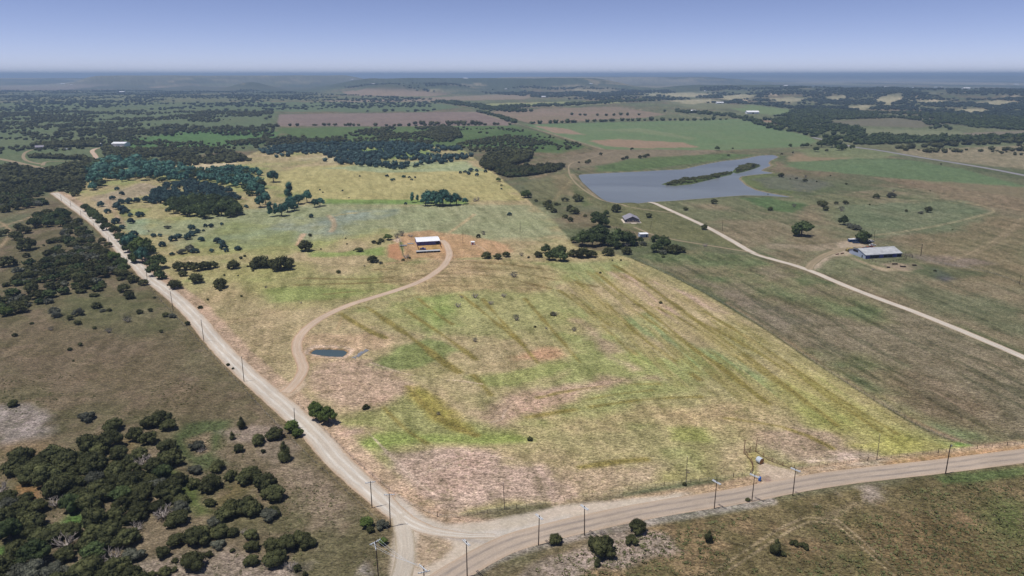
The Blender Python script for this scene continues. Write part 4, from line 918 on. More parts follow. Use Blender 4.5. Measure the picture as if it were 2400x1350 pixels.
S('hedge','oak',(202,484,24),(212,492,26),(221,500,26),(231,509,26),(241,518,26),(250,528,26),(270,538,26),(283,553,28),(293,566,26),(311,564,44,'creek'),(330,572,58,'bright'),(347,585,48),(368,608,48),(363,628,40),(375,642,26),(386,648,14),(318,600,34),(335,595,36,'creek'),(300,580,26),(285,612,34,'oak'),(270,600,30,'bright'),(292,628,32))
S('upleft','juniper',(17,539,15),(40,548,34),(65,568,46),(46,530,24),(60,537,26),(63,596,18),(21,608,42),(4,545,22),(102,574,7),(45,560,20),(240,562,20),(255,572,18))
S('lake','juniper',(1353,462,26),(1324,466,20,'scrub'),(1232,453,24,'bright'),(1240,456,14),(1256,469,10),(1280,476,20),(1288,484,20),(1298,491,18),(1286,472,16),(1304,477,11),(1312,478,6),(1335,486,22),(1346,491,26),(1324,506,14),(1337,513,15),(1371,504,11))
S('cabin','oak',(1404,512,44),(1420,500,18),(1396,503,28),(1418,518,30),(1402,541,46),(1388,548,34),(1415,545,30),(1364,558,42),(1388,560,40),(1408,558,38),(1426,562,32),(1447,556,46),(1468,555,44),(1480,562,30),(1443,571,28),(1468,570,20,'dead'),(1490,570,18,'sage'),(1507,570,18,'sage'),(1345,560,20),(1444,487,26,'juniper'),(1521,503,18,'juniper'),(1650,531,18,'juniper'),(1535,557,22),(1556,566,40),(1538,577,32),(1580,580,36,'juniper'),(1596,582,24,'juniper'),(1565,582,26,'juniper'),(1554,590,20,'sage'),(1554,601,10,'scrub'),(1652,572,17,'dead'),(1500,562,18))
S('strip','juniper',(1261,594,23),(1280,583,24,'oak'),(1288,597,28,'oak'),(1311,585,34,'oak'),(1314,597,34,'oak'),(1300,590,26,'oak'),(1345,590,30),(1366,590,36),(1386,591,30),(1424,587,30),(1468,585,28),(1222,594,13,'sparse'),(1239,602,8))
S('farm','oak',(1878,531,50),(2022,551,40),(1978,516,24),(1990,527,24,'sage'),(2005,531,26,'sage'),(1927,475,22,'juniper'),(1921,474,14,'juniper'),(1935,487,16,'juniper'),(1959,474,12,'juniper'),(1981,473,15,'juniper'),(1972,488,16,'sparse'),(1861,480,12,'sparse'),(2053,458,17,'juniper'),(2088,457,22,'sage'),(2094,446,8,'sparse'),(2175,490,20,'juniper'),(2159,497,14,'sage'),(2124,493,9,'juniper'),(1805,488,14,'juniper'),(2038,499-20,6,'scrub'),(2232,538,5,'scrub'),(2191,634,8,'scrub'),(2046,630,10,'dead'))
S('east','juniper',(1606,488,13),(1673,470,19),(1831,409,16),(1887,421,12),(1888,412,8,'sparse'),(1867,417,9,'sage'),(1983,430,7),(1914,425,5),(1852,419,4),(1946,411,4),(2180,447,4),(2205,384,5),(1985,345,5),(1800,452,5))
S('far','juniper',(1408,360,10),(1376,379,13),(1381,376,11),(1357,380,6),(1356,395,6),(1481,348,9,'oak'),(1460,371,10),(1469,368,12),(1500,367,11),(1512,364,13),(1518,362,11),(1681,347,14,'oak'),(1707,363,8),(1717,347,6),(1852,340,10,'oak'),(1880,340,12,'oak'),(1890,340,12,'oak'),(1912,349,14,'oak'),(1901,341,5),(1937,351,9),(1925,335,22,'oak'),(1938,330,24,'oak'),(1950,336,22,'oak'),(1966,344,20,'oak'),(1976,343,18,'oak'),(1997,343,14,'oak'),(1832,360,7),(1858,357,6))
cnt = {}
S2 = sorted(SINGLES, key=lambda t: t[2])
for zone, sp, cx, cy, w in S2:
    cnt[(zone, LOOK[sp])] = cnt.get((zone, LOOK[sp]), 0)+1
run = {}
for zone, sp, cx, cy, w in S2:
    x, y, m = from_box(cx, cy, w, sp); k = (zone, LOOK[sp]); run[k] = run.get(k, 0)+1
    lab = LOOK[sp]+' '+ZONES[zone]+('' if cnt[k] == 1 else ', %s from left' % ordinal(run[k]))
    big = w >= 26 or sp in ('oak','creek','tall','bright') and w >= 20
    place_tree(x, y, m, sp, lab, NAMES[sp][1]+'s '+ZONES[zone] if cnt[k] > 1 else None, big=big)
NS = len(SINGLES)

# clumps where no tree can be told from its neighbour
def scatter(P, size, n=None, cover=.6, sep=.62, seed=1, mask=None):
    Q = GP(P); g = np.random.default_rng(seed); lo = Q.min(0); hi = Q.max(0)
    M = 90000; pts = lo+(hi-lo)*g.random((M, 2)); pts = pts[inside(pts[:, 0], pts[:, 1], Q)]
    if mask: pts = pts[mask(pts)]
    sz = g.uniform(size[0], size[1], len(pts)); cell = size[1]*sep*1.0; grid = {}; out = []
    for (x, y), s in zip(pts, sz):
        k = (int(x//cell), int(y//cell)); ok = True
        for a in (-1, 0, 1):
            for b in (-1, 0, 1):
                for (u, v, t) in grid.get((k[0]+a, k[1]+b), ()):
                    if (u-x)**2+(v-y)**2 < (sep*(s+t)/2)**2: ok = False; break
                if not ok: break
            if not ok: break
        if ok: grid.setdefault(k, []).append((x, y, s)); out.append((x, y, s))
        if n and len(out) >= n: break
    return out
def clump(P, size, mixsp, label, group, n=None, seed=1, sep=.6):
    g = random.Random(seed)
    for (x, y, s) in scatter(P, size, n, sep=sep, seed=seed):
        if any((x-u)**2+(y-v)**2 < (0.55*(s/2+r))**2 for u, v, r in OCC): continue
        sp = g.choice(mixsp); place_tree(x, y, s, sp, label if sp not in ('dead','sage') else label.replace('dark juniper','grey-green shrub' if sp == 'sage' else 'bare grey shrub'), group if sp not in ('dead','sage') else group.replace('junipers', 'grey shrubs' if sp == 'sage' else 'bare shrubs'), big=s > 6)
clump([(30,1118),(45,1088),(85,1064),(130,1066),(165,1092),(160,1118),(120,1138),(70,1136)], (7,10), ['hump','juniper'], 'dark juniper in the big rounded clump at the far left edge', 'junipers of the rounded far left clump', seed=3, sep=.5)
JT = ['juniper','juniper','hump','juniper','oak','juniper','sage','dead','juniper']
for P, sd in (([(-60,1150),(40,1158),(90,1195),(100,1245),(50,1275),(-60,1290)], 4), ([(115,1160),(160,1130),(215,1075),(262,1062),(330,1065),(360,1105),(430,1140),(440,1190),(420,1225),(330,1205),(250,1185),(165,1212),(118,1192)], 5), ([(30,1300),(70,1280),(130,1258),(190,1250),(240,1215),(320,1222),(325,1285),(305,1325),(200,1322),(60,1322)], 6), ([(-60,1350),(200,1345),(320,1345),(330,1420),(-60,1420)], 7)):
    clump(P, (5.0,9.0), JT, 'dark juniper packed inside the thicket at lower left', 'junipers of the lower left thicket', seed=sd, sep=.72)
clump([(230,1120),(300,1110),(340,1160),(330,1200),(250,1190)], (5,7), ['bright'], 'yellow-green bush in the middle of the lower left thicket', 'yellow-green bushes in the lower left thicket', n=5, seed=8, sep=.7)
clump([(75,522),(95,505),(150,502),(165,516),(150,532),(80,534)], (7,11), ['oak','hump'], 'deep green oak in the dark clump under the left track', 'oaks of the clump under the left track', seed=9, sep=.85)
clump([(395,480),(440,474),(530,476),(560,492),(556,508),(480,512),(410,506)], (10,14), ['oak'], 'deep green oak in the broad grove on the left meadow', 'oaks of the broad left meadow grove', seed=10, sep=.8)

# ---- woods past the nearest 300: joined, real geometry
FARV = {}
def far_lib(sp):
    if sp not in FARV:
        FARV[sp] = []
        form = SPEC[sp][0]
        for v in range(4):
            V, F, H = crown_geo(form, 300+v, 150, .085, ICO0, True); FARV[sp].append((V, F))
    return FARV[sp]
TINY = {}
def tiny_lib(sp):
    if sp not in TINY:
        TINY[sp] = []
        g = np.random.default_rng(9)
        for v in range(4):
            V = ICO0[0]*np.array([.5, .5, .38])*(1+g.uniform(-.22, .22, (12, 1)))+np.array([0, 0, .36]); F = ICO0[1]
            nl = 12; p = g.normal(size=(nl, 3)); p /= np.linalg.norm(p, axis=1)[:, None]; p[:, 2] = np.abs(p[:, 2]); q = p*np.array([.5, .5, .42])+np.array([0, 0, .38])
            t = np.cross(p, g.normal(size=(nl, 3))); t /= np.linalg.norm(t, axis=1)[:, None]; b = np.cross(p+t*.4, t); s = .17
            V2 = np.stack([q+t*s, q-t*s*.5+b*s, q-t*s*.5-b*s+p*.06], 1).reshape(-1, 3)
            TINY[sp].append((np.concatenate([V, V2]), np.concatenate([F, np.arange(nl*3).reshape(-1, 3)+12])))
    return TINY[sp]
def wood(name, pts, sp, label, cat, seed=0, flat=(.8,1.15)):
    if not len(pts): return
    g = np.random.default_rng(seed); P = np.array(pts, float); z = height(P[:, 0], P[:, 1]); Vs = []; Fs = []; off = 0
    dep = np.hypot(P[:, 0], P[:, 1]); near = dep < 950
    for L, sel in ((far_lib(sp), near), (tiny_lib(sp), ~near)):
        vi = g.integers(0, len(L), len(P))
        for v, (V, F) in enumerate(L):
            idx = np.where(sel & (vi == v))[0]
            if not len(idx): continue
            a = g.uniform(0, 6.28, len(idx)); ca, sa = np.cos(a)[:, None], np.sin(a)[:, None]; s = P[idx, 2][:, None]; hs = g.uniform(*flat, (len(idx), 1))
            X = (V[None, :, 0]*ca-V[None, :, 1]*sa)*s+P[idx, 0][:, None]; Y = (V[None, :, 0]*sa+V[None, :, 1]*ca)*s+P[idx, 1][:, None]; Z = V[None, :, 2]*s*hs+z[idx][:, None]-.1
            Vs.append(np.stack([X, Y, Z], -1).reshape(-1, 3)); nv = len(V)
            Fs.append((F[None]+(np.arange(len(idx))*nv)[:, None, None]+off).reshape(-1, 3)); off += nv*len(idx)
    me = mesh_np(name, np.concatenate(Vs), np.concatenate(Fs), FM[SPEC[sp][1]] if sp != 'farwood' else FM['farwood'])
    tag(obj(name, me), label, cat, kind='stuff')
    return off
SPEC['farwood'] = ('oak', 'farwood', 0)
def nz(s, lo, hi, seed):
    def f(p): return fbm(p[:, 0], p[:, 1], s, seed, 4)+.30*(vnoise(p[:, 0]/(s*.10), p[:, 1]/(s*.10), seed+3)-.5) > (lo+hi)/2
    return f
def scat(P, size, seed=1, sep=.6, mask=None, n=None): return scatter(P, size, n, sep=sep, seed=seed, mask=mask)
jun = []; hazejun = []; crk = []; oak = []; farw = []
# forest left of the road and its brakes
jun += scat([(150,545),(180,512),(205,522),(238,552),(262,585),(290,622),(322,652),(300,662),(262,648),(232,680),(222,698),(165,688),(150,715),(95,712),(50,732),(-250,740),(-250,690),(0,690),(35,648),(70,622),(118,605),(112,570)], (5, 9.5), 21, 0.78, nz(40, .36, .46, 40))
jun += scat([(-900,520),(-900,395),(60,392),(150,396),(205,408),(200,440),(180,462),(120,452),(60,468),(120,478),(0,500)], (7, 12), 22, 0.74, nz(60, .30, .36, 36))
jun += scat([(110,400),(215,378),(236,348),(330,352),(420,347),(520,352),(590,378),(500,384),(410,390),(300,376),(240,380),(225,396)], (8, 12), 23, 0.85, nz(60, .38, .48, 39))
crk += scat([(205,402),(232,378),(330,378),(392,392),(480,404),(560,398),(612,412),(618,448),(585,462),(560,440),(480,428),(400,428),(300,428),(260,438),(218,448)], (8, 16), 24, 0.92, nz(50, .40, .48, 38))
hazejun += scat([(352,478),(352,458),(395,432),(450,428),(505,438),(540,452),(558,468),(480,470),(400,468),(380,478)], (6, 10), 25, 0.85, nz(40, .36, .46, 37))
hazejun += scat([(640,372),(600,350),(750,338),(900,337),(1075,348),(1118,372),(1085,378),(980,392),(930,398),(800,386),(700,372)], (6, 11), 26, 1.0, nz(45, .48, .58, 41))
jun += scat([(500,352),(560,332),(640,322),(760,327),(880,302),(950,297),(1060,303),(1090,300),(1060,332),(1000,344),(820,332),(600,347)], (6, 11), 27, 1.05, nz(60, .49, .59, 42))
jun += scat([(985,320),(1030,298),(1070,304),(1080,324),(1030,330)], (9, 13), 28, 0.75)
jun += scat([(1060,338),(1190,318),(1300,338),(1345,350),(1250,354),(1110,356)], (5, 9), 29, 1.3, nz(60, .48, .60, 43))
jun += scat([(1060,306),(1200,298),(1350,335),(1370,348),(1200,320)], (4,7), 30, 1.5, nz(60, .5, .75, 44))
jun += scat([(1128,388),(1150,366),(1190,362),(1240,358),(1243,370),(1235,378),(1185,392),(1150,400)], (11,15), 31, .5)
jun += scat([(1165,408),(1172,400),(1205,395),(1250,394),(1320,390),(1300,402),(1255,410),(1195,416)], (10,13), 32, .5)
# savanna on the left
jun += scat([(-900,372),(-900,330),(230,320),(640,318),(640,332),(500,345),(250,344),(0,372)], (5, 9), 33, 1.1, nz(90, .54, .64, 45))
jun += scat([(-900,330),(-900,262),(640,262),(642,300),(640,318),(240,320)], (4, 12), 34, 1.1, nz(90, .53, .61, 46))
jun += scat([(120,325),(400,318),(430,300),(140,305)], (7, 11), 35, 1.0, nz(80, .46, .56, 47))
jun += scat([(70,345),(100,338),(230,336),(232,344),(160,346)], (10,14), 36, .6); jun += scat([(70,365),(100,368),(200,372),(200,376),(70,370)], (8,12), 37, .8)
farw += scat([(-900,262),(-900,206),(650,214),(1000,232),(1080,246),(1000,262),(640,262)], (9, 17), 38, 1.3, nz(200, .52, .62, 48))
# tree lines of the middle distance
def tline(P, w, size, seed, sep=.7):
    Q, s = smooth_line(GP(P), size[1]*sep*.8); g = np.random.default_rng(seed); out = []
    for p in Q:
        for k in range(max(1, int(w/size[1]))):
            if g.random() < .85: out.append((p[0]+g.normal()*w*.4, p[1]+g.normal()*w*.4, g.uniform(*size)))
    return out
oak += tline([(1030,238),(1120,250),(1160,257),(1230,262)], 60, (12,18), 50); oak += tline([(1140,256),(1240,250),(1340,247),(1420,240),(1530,236)], 60, (12,20), 51)
oak += tline([(1120,262),(1150,268),(1190,282),(1205,289)], 12, (10,15), 52); oak += tline([(1250,291),(1340,288),(1400,285),(1500,283),(1600,283),(1700,281)], 8, (8,16), 53, 1.3)
oak += tline([(1705,270),(1745,280),(1770,288),(1800,297),(1850,307),(1880,312)], 30, (11,16), 54); oak += tline([(1590,262),(1640,266),(1700,272)], 40, (11,17), 55)
oak += tline([(1340,270),(1400,272),(1500,270)], 10, (9,14), 56, 2.0); oak += tline([(1890,318),(1920,325),(1950,330),(1970,340)], 26, (11,15), 57)
jun += tline([(2105,350),(2150,346),(2200,342),(2300,338),(2420,332)], 24, (10,14), 58); jun += tline([(2165,358),(2220,358),(2290,356)], 14, (8,12), 59, 1.0); jun += tline([(2330,352),(2360,356),(2400,352)], 14, (8,12), 60, 1.0)
jun += scat([(2120,352),(2420,340),(2420,372),(2250,372)], (4,7), 61, 2.0, nz(80, .5, .8, 49))
for P, a, b, m in (([(640,298),(660,296),(760,294),(900,296),(1200,293)], 8, 12, 1.6), ([(980,292),(1050,291),(1130,292)], 12, 18, .8)): jun += tline(P, 12, (a, b), 62, m)
# right hand valley woods
oak += scat([(1778,278),(1850,268),(1900,272),(1960,294),(2010,300),(2030,318),(2160,322),(2290,322),(2420,318),(2420,334),(2210,334),(2100,338),(2010,340),(1950,330),(1900,316),(1850,300)], (9, 15), 63, 0.85, nz(110, .42, .52, 50))
oak += scat([(1850,262),(1900,256),(2000,262),(2200,268),(2420,278),(2420,304),(2300,308),(2180,302),(2160,284),(2100,276),(1940,282),(1900,272)], (9, 15), 64, 0.95, nz(130, .44, .54, 51))
farw += scat([(1500,228),(1700,226),(1850,232),(2420,232),(2420,278),(2200,268),(1900,260),(1760,244),(1620,240)], (12, 20), 65, 1.05, nz(200, .48, .58, 52))
farw += scat([(800,206),(1100,204),(1400,206),(1560,212),(1640,228),(1500,238),(1300,232),(1160,220),(980,214)], (14, 22), 66, 1.2, nz(240, .50, .60, 53))
farw += scat([(1640,205),(1800,204),(2500,203),(2500,232),(1850,232),(1640,226)], (14, 22), 67, 1.1, nz(240, .47, .57, 54))
isl = []
for I, sz in ((ISLE1, (3, 8)), (ISLE2, (3, 7))):
    gq = np.random.default_rng(8); lo, hi = I.min(0), I.max(0); q = lo+(hi-lo)*gq.random((1500, 2)); q = q[sdist(q[:, 0], q[:, 1], I) < -1.5]; isl += [(a, b, gq.uniform(*sz)*(1.6 if gq.random() < .04 else .7)) for a, b in q[:230]]
print('SCAT', len(jun), len(hazejun), len(crk), len(oak), len(farw))
def clear(pts):
    P = np.array(pts); keep = np.ones(len(P), bool)
    for L, w in ((R1_PX, 8.5), ([(1905,322),(1960,334),(2000,345),(2060,352),(2150,368),(2240,382),(2420,415)], 14), ([(-60,365),(5,373),(40,381),(75,389),(110,396)], 13), ([(228,376),(222,362),(214,355),(222,348),(250,345),(290,344)], 12), ([(104,386),(60,378),(52,364),(66,352),(110,347),(215,347)], 7), ([(130,392),(60,396)], 3)):
        keep &= seg_dist(P[:, 0], P[:, 1], smooth_line(GP(L), 6)[0]) > w+P[:, 2]*.2
    return [tuple(p) for p in P[keep]]
sgw = [p for i, p in enumerate(jun) if i % 5 == 0 and math.hypot(p[0], p[1]) < 800]; oak += [p for i, p in enumerate(crk) if i % 3 == 0]; crk = [p for i, p in enumerate(crk) if i % 3]; oak += [p for i, p in enumerate(jun) if i % 5 == 1 and math.hypot(p[0], p[1]) < 900]; jun = [p for i, p in enumerate(jun) if not (i % 5 == 0 and math.hypot(p[0], p[1]) < 800 or i % 5 == 1 and math.hypot(p[0], p[1]) < 900)]
def open_up(pts):
    P = np.array(pts); keep = np.ones(len(P), bool)
    for c in CLEARINGS: keep &= ~inside(P[:, 0], P[:, 1], GP(c))
    return [tuple(p) for p in P[keep]]
farw = open_up(farw); oak = open_up(oak)
jun = clear(jun); sgw = clear(sgw); crk = clear(crk); oak = clear(oak)
# the nearest and largest of them join the individuals
def split(pts, k):
    P = sorted(pts, key=lambda p: -p[2]/math.hypot(p[0], p[1])); return P[:k], P[k:]
ij, jun = split(jun, 60)
for (x, y, s) in ij: place_tree(x, y, s, "juniper", 'dark round juniper packed in the forest left of the gravel road', 'junipers of the forest left of the gravel road', big=False)
wood('juniper_woodland', jun, 'juniper', 'dark juniper woodland and scattered junipers of the middle distance', 'woodland', 1, (.6,.95))
wood('grey_scrub_woodland', sgw, 'sage', 'grey-green shrubs mixed among the forest left of the gravel road', 'woodland', 11, (.8,1.2))
wood('creek_woodland', crk, 'creek', 'creek woodland coloured with blue haze above the upper end of the gravel road', 'woodland', 2)
wood('meadow_scrub', hazejun, 'hazejuniper', 'juniper scrub coloured with blue haze bordering the upper meadow', 'woodland', 3)
wood('valley_woodland', oak, 'oak', 'deep green tree lines and valley woods around the far fields', 'woodland', 4, (.6,.95))
wood('island_scrub', isl, 'juniper', 'low green scrub covering the long islands in the lake', 'scrub', 7, (.2,.42))
wood('hill_woodland', farw, 'farwood', 'far woods covering hills and plain below the horizon', 'woodland', 5, (.4,.7))

# grass tufts and weeds close to the viewer
def tufts(name, P, n, size, mat, seed, mask=None, label=None):
    Q = GP(P); g = np.random.default_rng(seed); lo, hi = Q.min(0), Q.max(0); p = lo+(hi-lo)*g.random((n*4, 2)); p = p[inside(p[:, 0], p[:, 1], Q)]
    if mask: p = p[mask(p)]
    for L, w in ((R1_PX, 9), (R2_PX, 9.5)): p = p[seg_dist(p[:, 0], p[:, 1], smooth_line(GP(L), 8)[0]) > w]
    p = p[:n]; n = len(p); s = g.uniform(*size, (n, 1)); z = height(p[:, 0], p[:, 1])
    k = 6; V = []; 
    for q in range(k):
        a = g.uniform(0, 6.28, (n, 1)); r = s*.35; bx = p[:, :1]+np.cos(a)*r*.6; by = p[:, 1:]+np.sin(a)*r*.6; b = a+1.57
        w_ = s*.30; hh = s*g.uniform(.12, .38, (n, 1)); zz = z[:, None]
        V.append(np.stack([np.c_[bx+np.cos(b)*w_, by+np.sin(b)*w_, zz-.02], np.c_[bx-np.cos(b)*w_, by-np.sin(b)*w_, zz-.02], np.c_[bx+np.cos(a)*r*.6, by+np.sin(a)*r*.6, zz+hh]], 1))
    V = np.concatenate(V).reshape(-1, 3)
    tag(obj(name, mesh_np(name, V, np.arange(len(V)).reshape(-1, 3), mat)), label, 'weeds', kind='stuff')
FM['weed'] = foliage('weed_leaves', (0.095,0.105,0.045), (0.19,0.20,0.085), .4, .3); FM['dry'] = foliage('dry_grass', (0.17,0.14,0.08), (0.30,0.25,0.15), .4, .3)
tufts('green_weeds', [(1120,1420),(1300,1300),(1560,1232),(1900,1175),(2230,1120),(2600,1075),(2600,1420)], 2400, (.5,1.5), FM['weed'], 71, nz(22, .40, .62, 61), 'green weed clumps on rough ground below the paved road')
tufts('dry_weeds', [(1120,1420),(1300,1300),(1560,1232),(1900,1175),(2230,1120),(2600,1075),(2600,1420)], 2500, (.4,1.0), FM['dry'], 72, None, 'dry straw weeds on rough ground below the paved road')
tufts('scrub_weeds', [(-100,1420),(-100,900),(300,860),(560,930),(760,1130),(900,1260),(900,1420)], 2600, (.35,1.0), FM['weed'], 73, nz(26, .42, .66, 62), 'small green weeds on the brown field at lower left')
# ------------------------------------------------------------------ utility poles
def pole_height(bx, by, tx, ty):
    p = G(bx, by)[0]; lo, hi = 2.0, 25.0
    for _ in range(30):
        h = (lo+hi)/2; zc = p[2]+h-CAMH; dep = p[1]*CPI-zc*SPI; up = p[1]*SPI+zc*CPI; yy = 675-1600*up/dep
        if yy > ty: lo = h
        else: hi = h
    top = None
    zc = p[2]+h-CAMH; dep = p[1]*CPI-zc*SPI; xt = (tx-1200)/1600*dep
    return p, h, xt
GEN_TOP = {}
def pole(top, base, kind, label, arm_ang=0, group=None, r=.15, mat=None):
    p, h, xt = pole_height(base[0], base[1], top[0], top[1]); lean = max(-.05, min(.05, (xt-p[0])/h))
    o = empty('utility_pole', p); t = Vector((lean*h, 0, h)); mat = mat or M_POLE
    MB().tube((0,0,-.3), t, r, r*.7, 8).build('pole_shaft', mat, o)
    GEN_TOP[label] = (Vector(p)+t, arm_ang)
    def arm(z, L, ang, side=0.0, braces=True):
        c = t*(z/h); a = MB(); d = Vector((math.cos(ang), math.sin(ang), 0)); n = Vector((-d.y, d.x, 0))*.16; q = c+n+d*side
        a.box(q, (L, .16, .18), ang); a.build('crossarm', M_ARM, o)
        b = MB()
        for s in (-1, 1): b.tube(q+d*(s*L*.32)+Vector((0,0,-.05)), c+Vector((0,0,-.9)), .025, n=4)
        if braces: b.build('arm_brace', M_STEEL, o)
        for s in (-.92, -.45, .45, .92):
            u = q+d*(s*L/2)+Vector((0,0,.08)); m = MB(); m.tube(u, u+Vector((0,0,.12)), .03, .03, 5); m.tube(u+Vector((0,0,.10)), u+Vector((0,0,.26)), .08, .05, 6); m.build('insulator', M_WHITE, o)
    if kind == 'arm': arm(h-.45, 2.9, arm_ang)
    if kind == 'double': arm(h-.4, 3.0, arm_ang); arm(h-1.5, 2.9, arm_ang+1.15)
    if kind == 'twin':
        for dz, s in ((.45, -1), (.45, 1)):
            c = t*((h-dz)/h); d = Vector((math.cos(arm_ang), math.sin(arm_ang), 0)); n = Vector((-d.y, d.x, 0))*.2*s
            MB().box(c+n, (2.9, .14, .2), arm_ang).build('crossarm', M_ARM, o)
            for q in (-.9, .9): u = c+n+d*q*1.4+Vector((0,0,.1)); MB().tube(u, u+Vector((0,0,.2)), .08, .05, 6).build('insulator', M_WHITE, o)
    if kind == 'light':
        MB().tube(t-Vector((0,0,.5)), t+Vector((.55,0,-.3)), .035, n=5).build('bracket', M_STEEL, o); MB().tube(t+Vector((.4,0,-.75)), t+Vector((.4,0,-.15)), .16, .16, 8).build('transformer_can', M_STEEL, o)
    if kind == 'plain':
        u = t; MB().tube(u, u+Vector((0,0,.25)), .06, .04, 6).build('insulator', M_WHITE, o)
    tag(o, label, 'utility pole', group); return o
GA = 'utility poles with pale crossarms along the paved road'
pole((868,1128),(872,1190),'arm','utility pole with crossarm left of the gravel road, nearest above the junction',.28,'crossarm poles at the junction')
pole((912,1157),(915,1235),'arm','utility pole with level crossarm where the side road leaves the junction',.05,'crossarm poles at the junction')
pole((880,1268),(888,1366),'double','tall utility pole with two angled crossarms left of the narrow side road',.75)
pole((993,1327),(996,1425),'double','utility pole top with two crossed arms at the bottom edge between roads',2.3)
pole((1093,1268),(1095,1352),'twin','utility pole standing in the pale gravel between junction and paved road',2.2,GA)
pole((1264,1208),(1262,1278),'twin','utility pole beside round juniper below the paved road, first after the junction',2.2,GA)
pole((1370,1186),(1370,1255),'twin','utility pole above the largest juniper below the paved road',2.2,GA)
pole((1680,1127),(1674,1192),'twin','utility pole left of the gateway, below the paved road',2.2,GA)
pole((1769,1112),(1762,1175),'twin','utility pole straight across the road from the gateway',2.35,GA)
pole((1865,1098),(1858,1162),'twin','utility pole right of the gateway, below the paved road',2.35,GA)
pole((2228,1042),(2216,1111),'light','leaning dark utility pole with transformer at right end of the paved road',0,None,.17)
pole((2062,1018),(2055,1078),'plain','thin grey pole on the roadside fence line, right of the gateway',0,None,.11,M_POLE2)
pole((1611,1071),(1608,1130),'plain','thin pole on the roadside fence line beside a small green bush',0,None,.11,M_POLE2)
pole((1178,1133),(1183,1194),'plain','thin pole on the roadside fence line near the bare ground',0,None,.11,M_POLE2)
GR = 'poles following the left side of the gravel road'
RP = [((689,957),(692,1004)),((566,836),(572,894)),((471,749),(478,800)),((399,683),(406,727)),((342,631),(346,664)),((254,556),(257,579)),((220,522),(221,536)),((189,493),(190,507)),((165,470),(166,484)),((143,456),(144,470))]
for i, (t, b) in enumerate(RP): pole(t, b, 'plain', 'dark pole on the left verge of the gravel road, %s up from the junction' % ordinal(i+1), 0, GR, .15)
pole((1219,519),(1219,544),'plain','lone pole on the meadow right of the white-roofed barn',0,None,.14)
pole((1085,543),(1085,569),'plain','pole between the white-roofed barn and the tiny shed',0,None,.14)
pole((1693,515),(1693,542),'plain','pole beside the lake road, right of the round juniper',0,None,.15)
pole((1527,518),(1525,537),'plain','pole in front of the grey cabin, to its right',0,None,.13)
pole((1453,524),(1453,534),'plain','short pole in front of the grey cabin, to its left',0,None,.12)
pole((2049,539),(2048,568),'plain','pole right of the oak behind the long farm barn',0,None,.14)
pole((2160,571),(2158,600),'plain','thick dark pole right of the long farm barn',0,None,.22)
pole((2391,644),(2389,667),'plain','pole at the right edge on the dry pasture',0,None,.14)
# wires leaving the double-arm pole
a, an = GEN_TOP['tall utility pole with two angled crossarms left of the narrow side road']; b, bn = GEN_TOP['utility pole top with two crossed arms at the bottom edge between roads']
wr = empty('power_line', a)
for k, s in enumerate((-1.3, -.6, .6, 1.3)):
    p0 = Vector((math.cos(an), math.sin(an), 0))*s+Vector((0,0,-.3)); p1 = b-a+Vector((math.cos(bn), math.sin(bn), 0))*s*-1+Vector((0,0,-.3)); m = MB(); n = 12; pts = []
    for i in range(n+1): t = i/n; pts.append(p0.lerp(p1, t)+Vector((0,0,-4*.9*t*(1-t))))
    for u, v in zip(pts[:-1], pts[1:]): m.tube(u, v, .022, n=4, caps=False)
    m.build('wire', M_ARM, wr)
tag(wr, 'four thin wires running from the double-arm pole towards the bottom edge', 'power line')

# ------------------------------------------------------------------ fences
def fence(name, P, spacing, h, label, r=.05, wires=(.35,.7,1.05), mat=M_POLE, stuff=False, wr=.012, tallevery=0, top=None):
    Q, s = smooth_line(GP(P), spacing) if len(P) > 2 else (GP(P), None); o = empty(name, (Q[0][0], Q[0][1], 0)); O = Vector((Q[0][0], Q[0][1], 0))
    allp = MB(); g = random.Random(3); meshes = None; tops = []
    z = height(Q[:, 0], Q[:, 1])
    pm = MB().tube((0,0,-.1), (0,0,h), r, r*.9, 6).mesh('post', mat); pb = MB().tube((0,0,-.1), (0,0,h*1.15), r*2, r*1.8, 7).mesh('post', mat)
    for i, (p, zz) in enumerate(zip(Q, z)):
        c = Vector((p[0], p[1], zz))-O
        if stuff: allp.tube(c, c+Vector((0,0,h)), r, n=4)
        else:
            q = obj('post', pb if tallevery and i % tallevery == 0 else pm, o, c); q.rotation_euler = (g.uniform(-.04,.04), g.uniform(-.04,.04), 0)
        tops.append(c)
    if stuff: tag(allp.build('post', mat, o), kind='stuff')
    for hw in wires:
        m = MB()
        for a_, b_ in zip(tops[:-1], tops[1:]): m.tube(a_+Vector((0,0,hw)), b_+Vector((0,0,hw)), wr, n=3, caps=False)
        m.build('wire' if wr < .02 else 'rail', mat if wr >= .02 else M_STEEL, o)
    tag(o, label, 'fence'); return o
fence('wire_fence', [(1025,1211),(1040,1215),(1080,1213),(1200,1193),(1304,1179),(1407,1160),(1511,1145),(1615,1132),(1659,1127),(1739,1116),(1758,1113)], 2.9, 1.35, 'wire fence with thin posts along the paved road, junction to gateway', tallevery=8)
fence('wire_fence', [(1861,1100),(1900,1096),(1961,1089),(2015,1082),(2050,1079),(2111,1071),(2163,1065),(2225,1059),(2293,1052),(2400,1041),(2480,1032)], 2.9, 1.35, 'wire fence with thin posts along the paved road, right of the gateway', tallevery=9)
fence('boundary_fence', [(1480,605),(1560,640),(1640,680),(1700,715),(1800,775),(1900,845),(2090,965),(2180,1015),(2290,1052)], 5.0, 1.3, 'long boundary fence on the right side of the hay field', stuff=True)
fence('roadside_fence', [(700,948),(760,1010),(830,1078),(900,1140),(960,1185),(1025,1211)], 5.0, 1.3, 'thin roadside fence between the lower gravel road and bare ground', stuff=True)
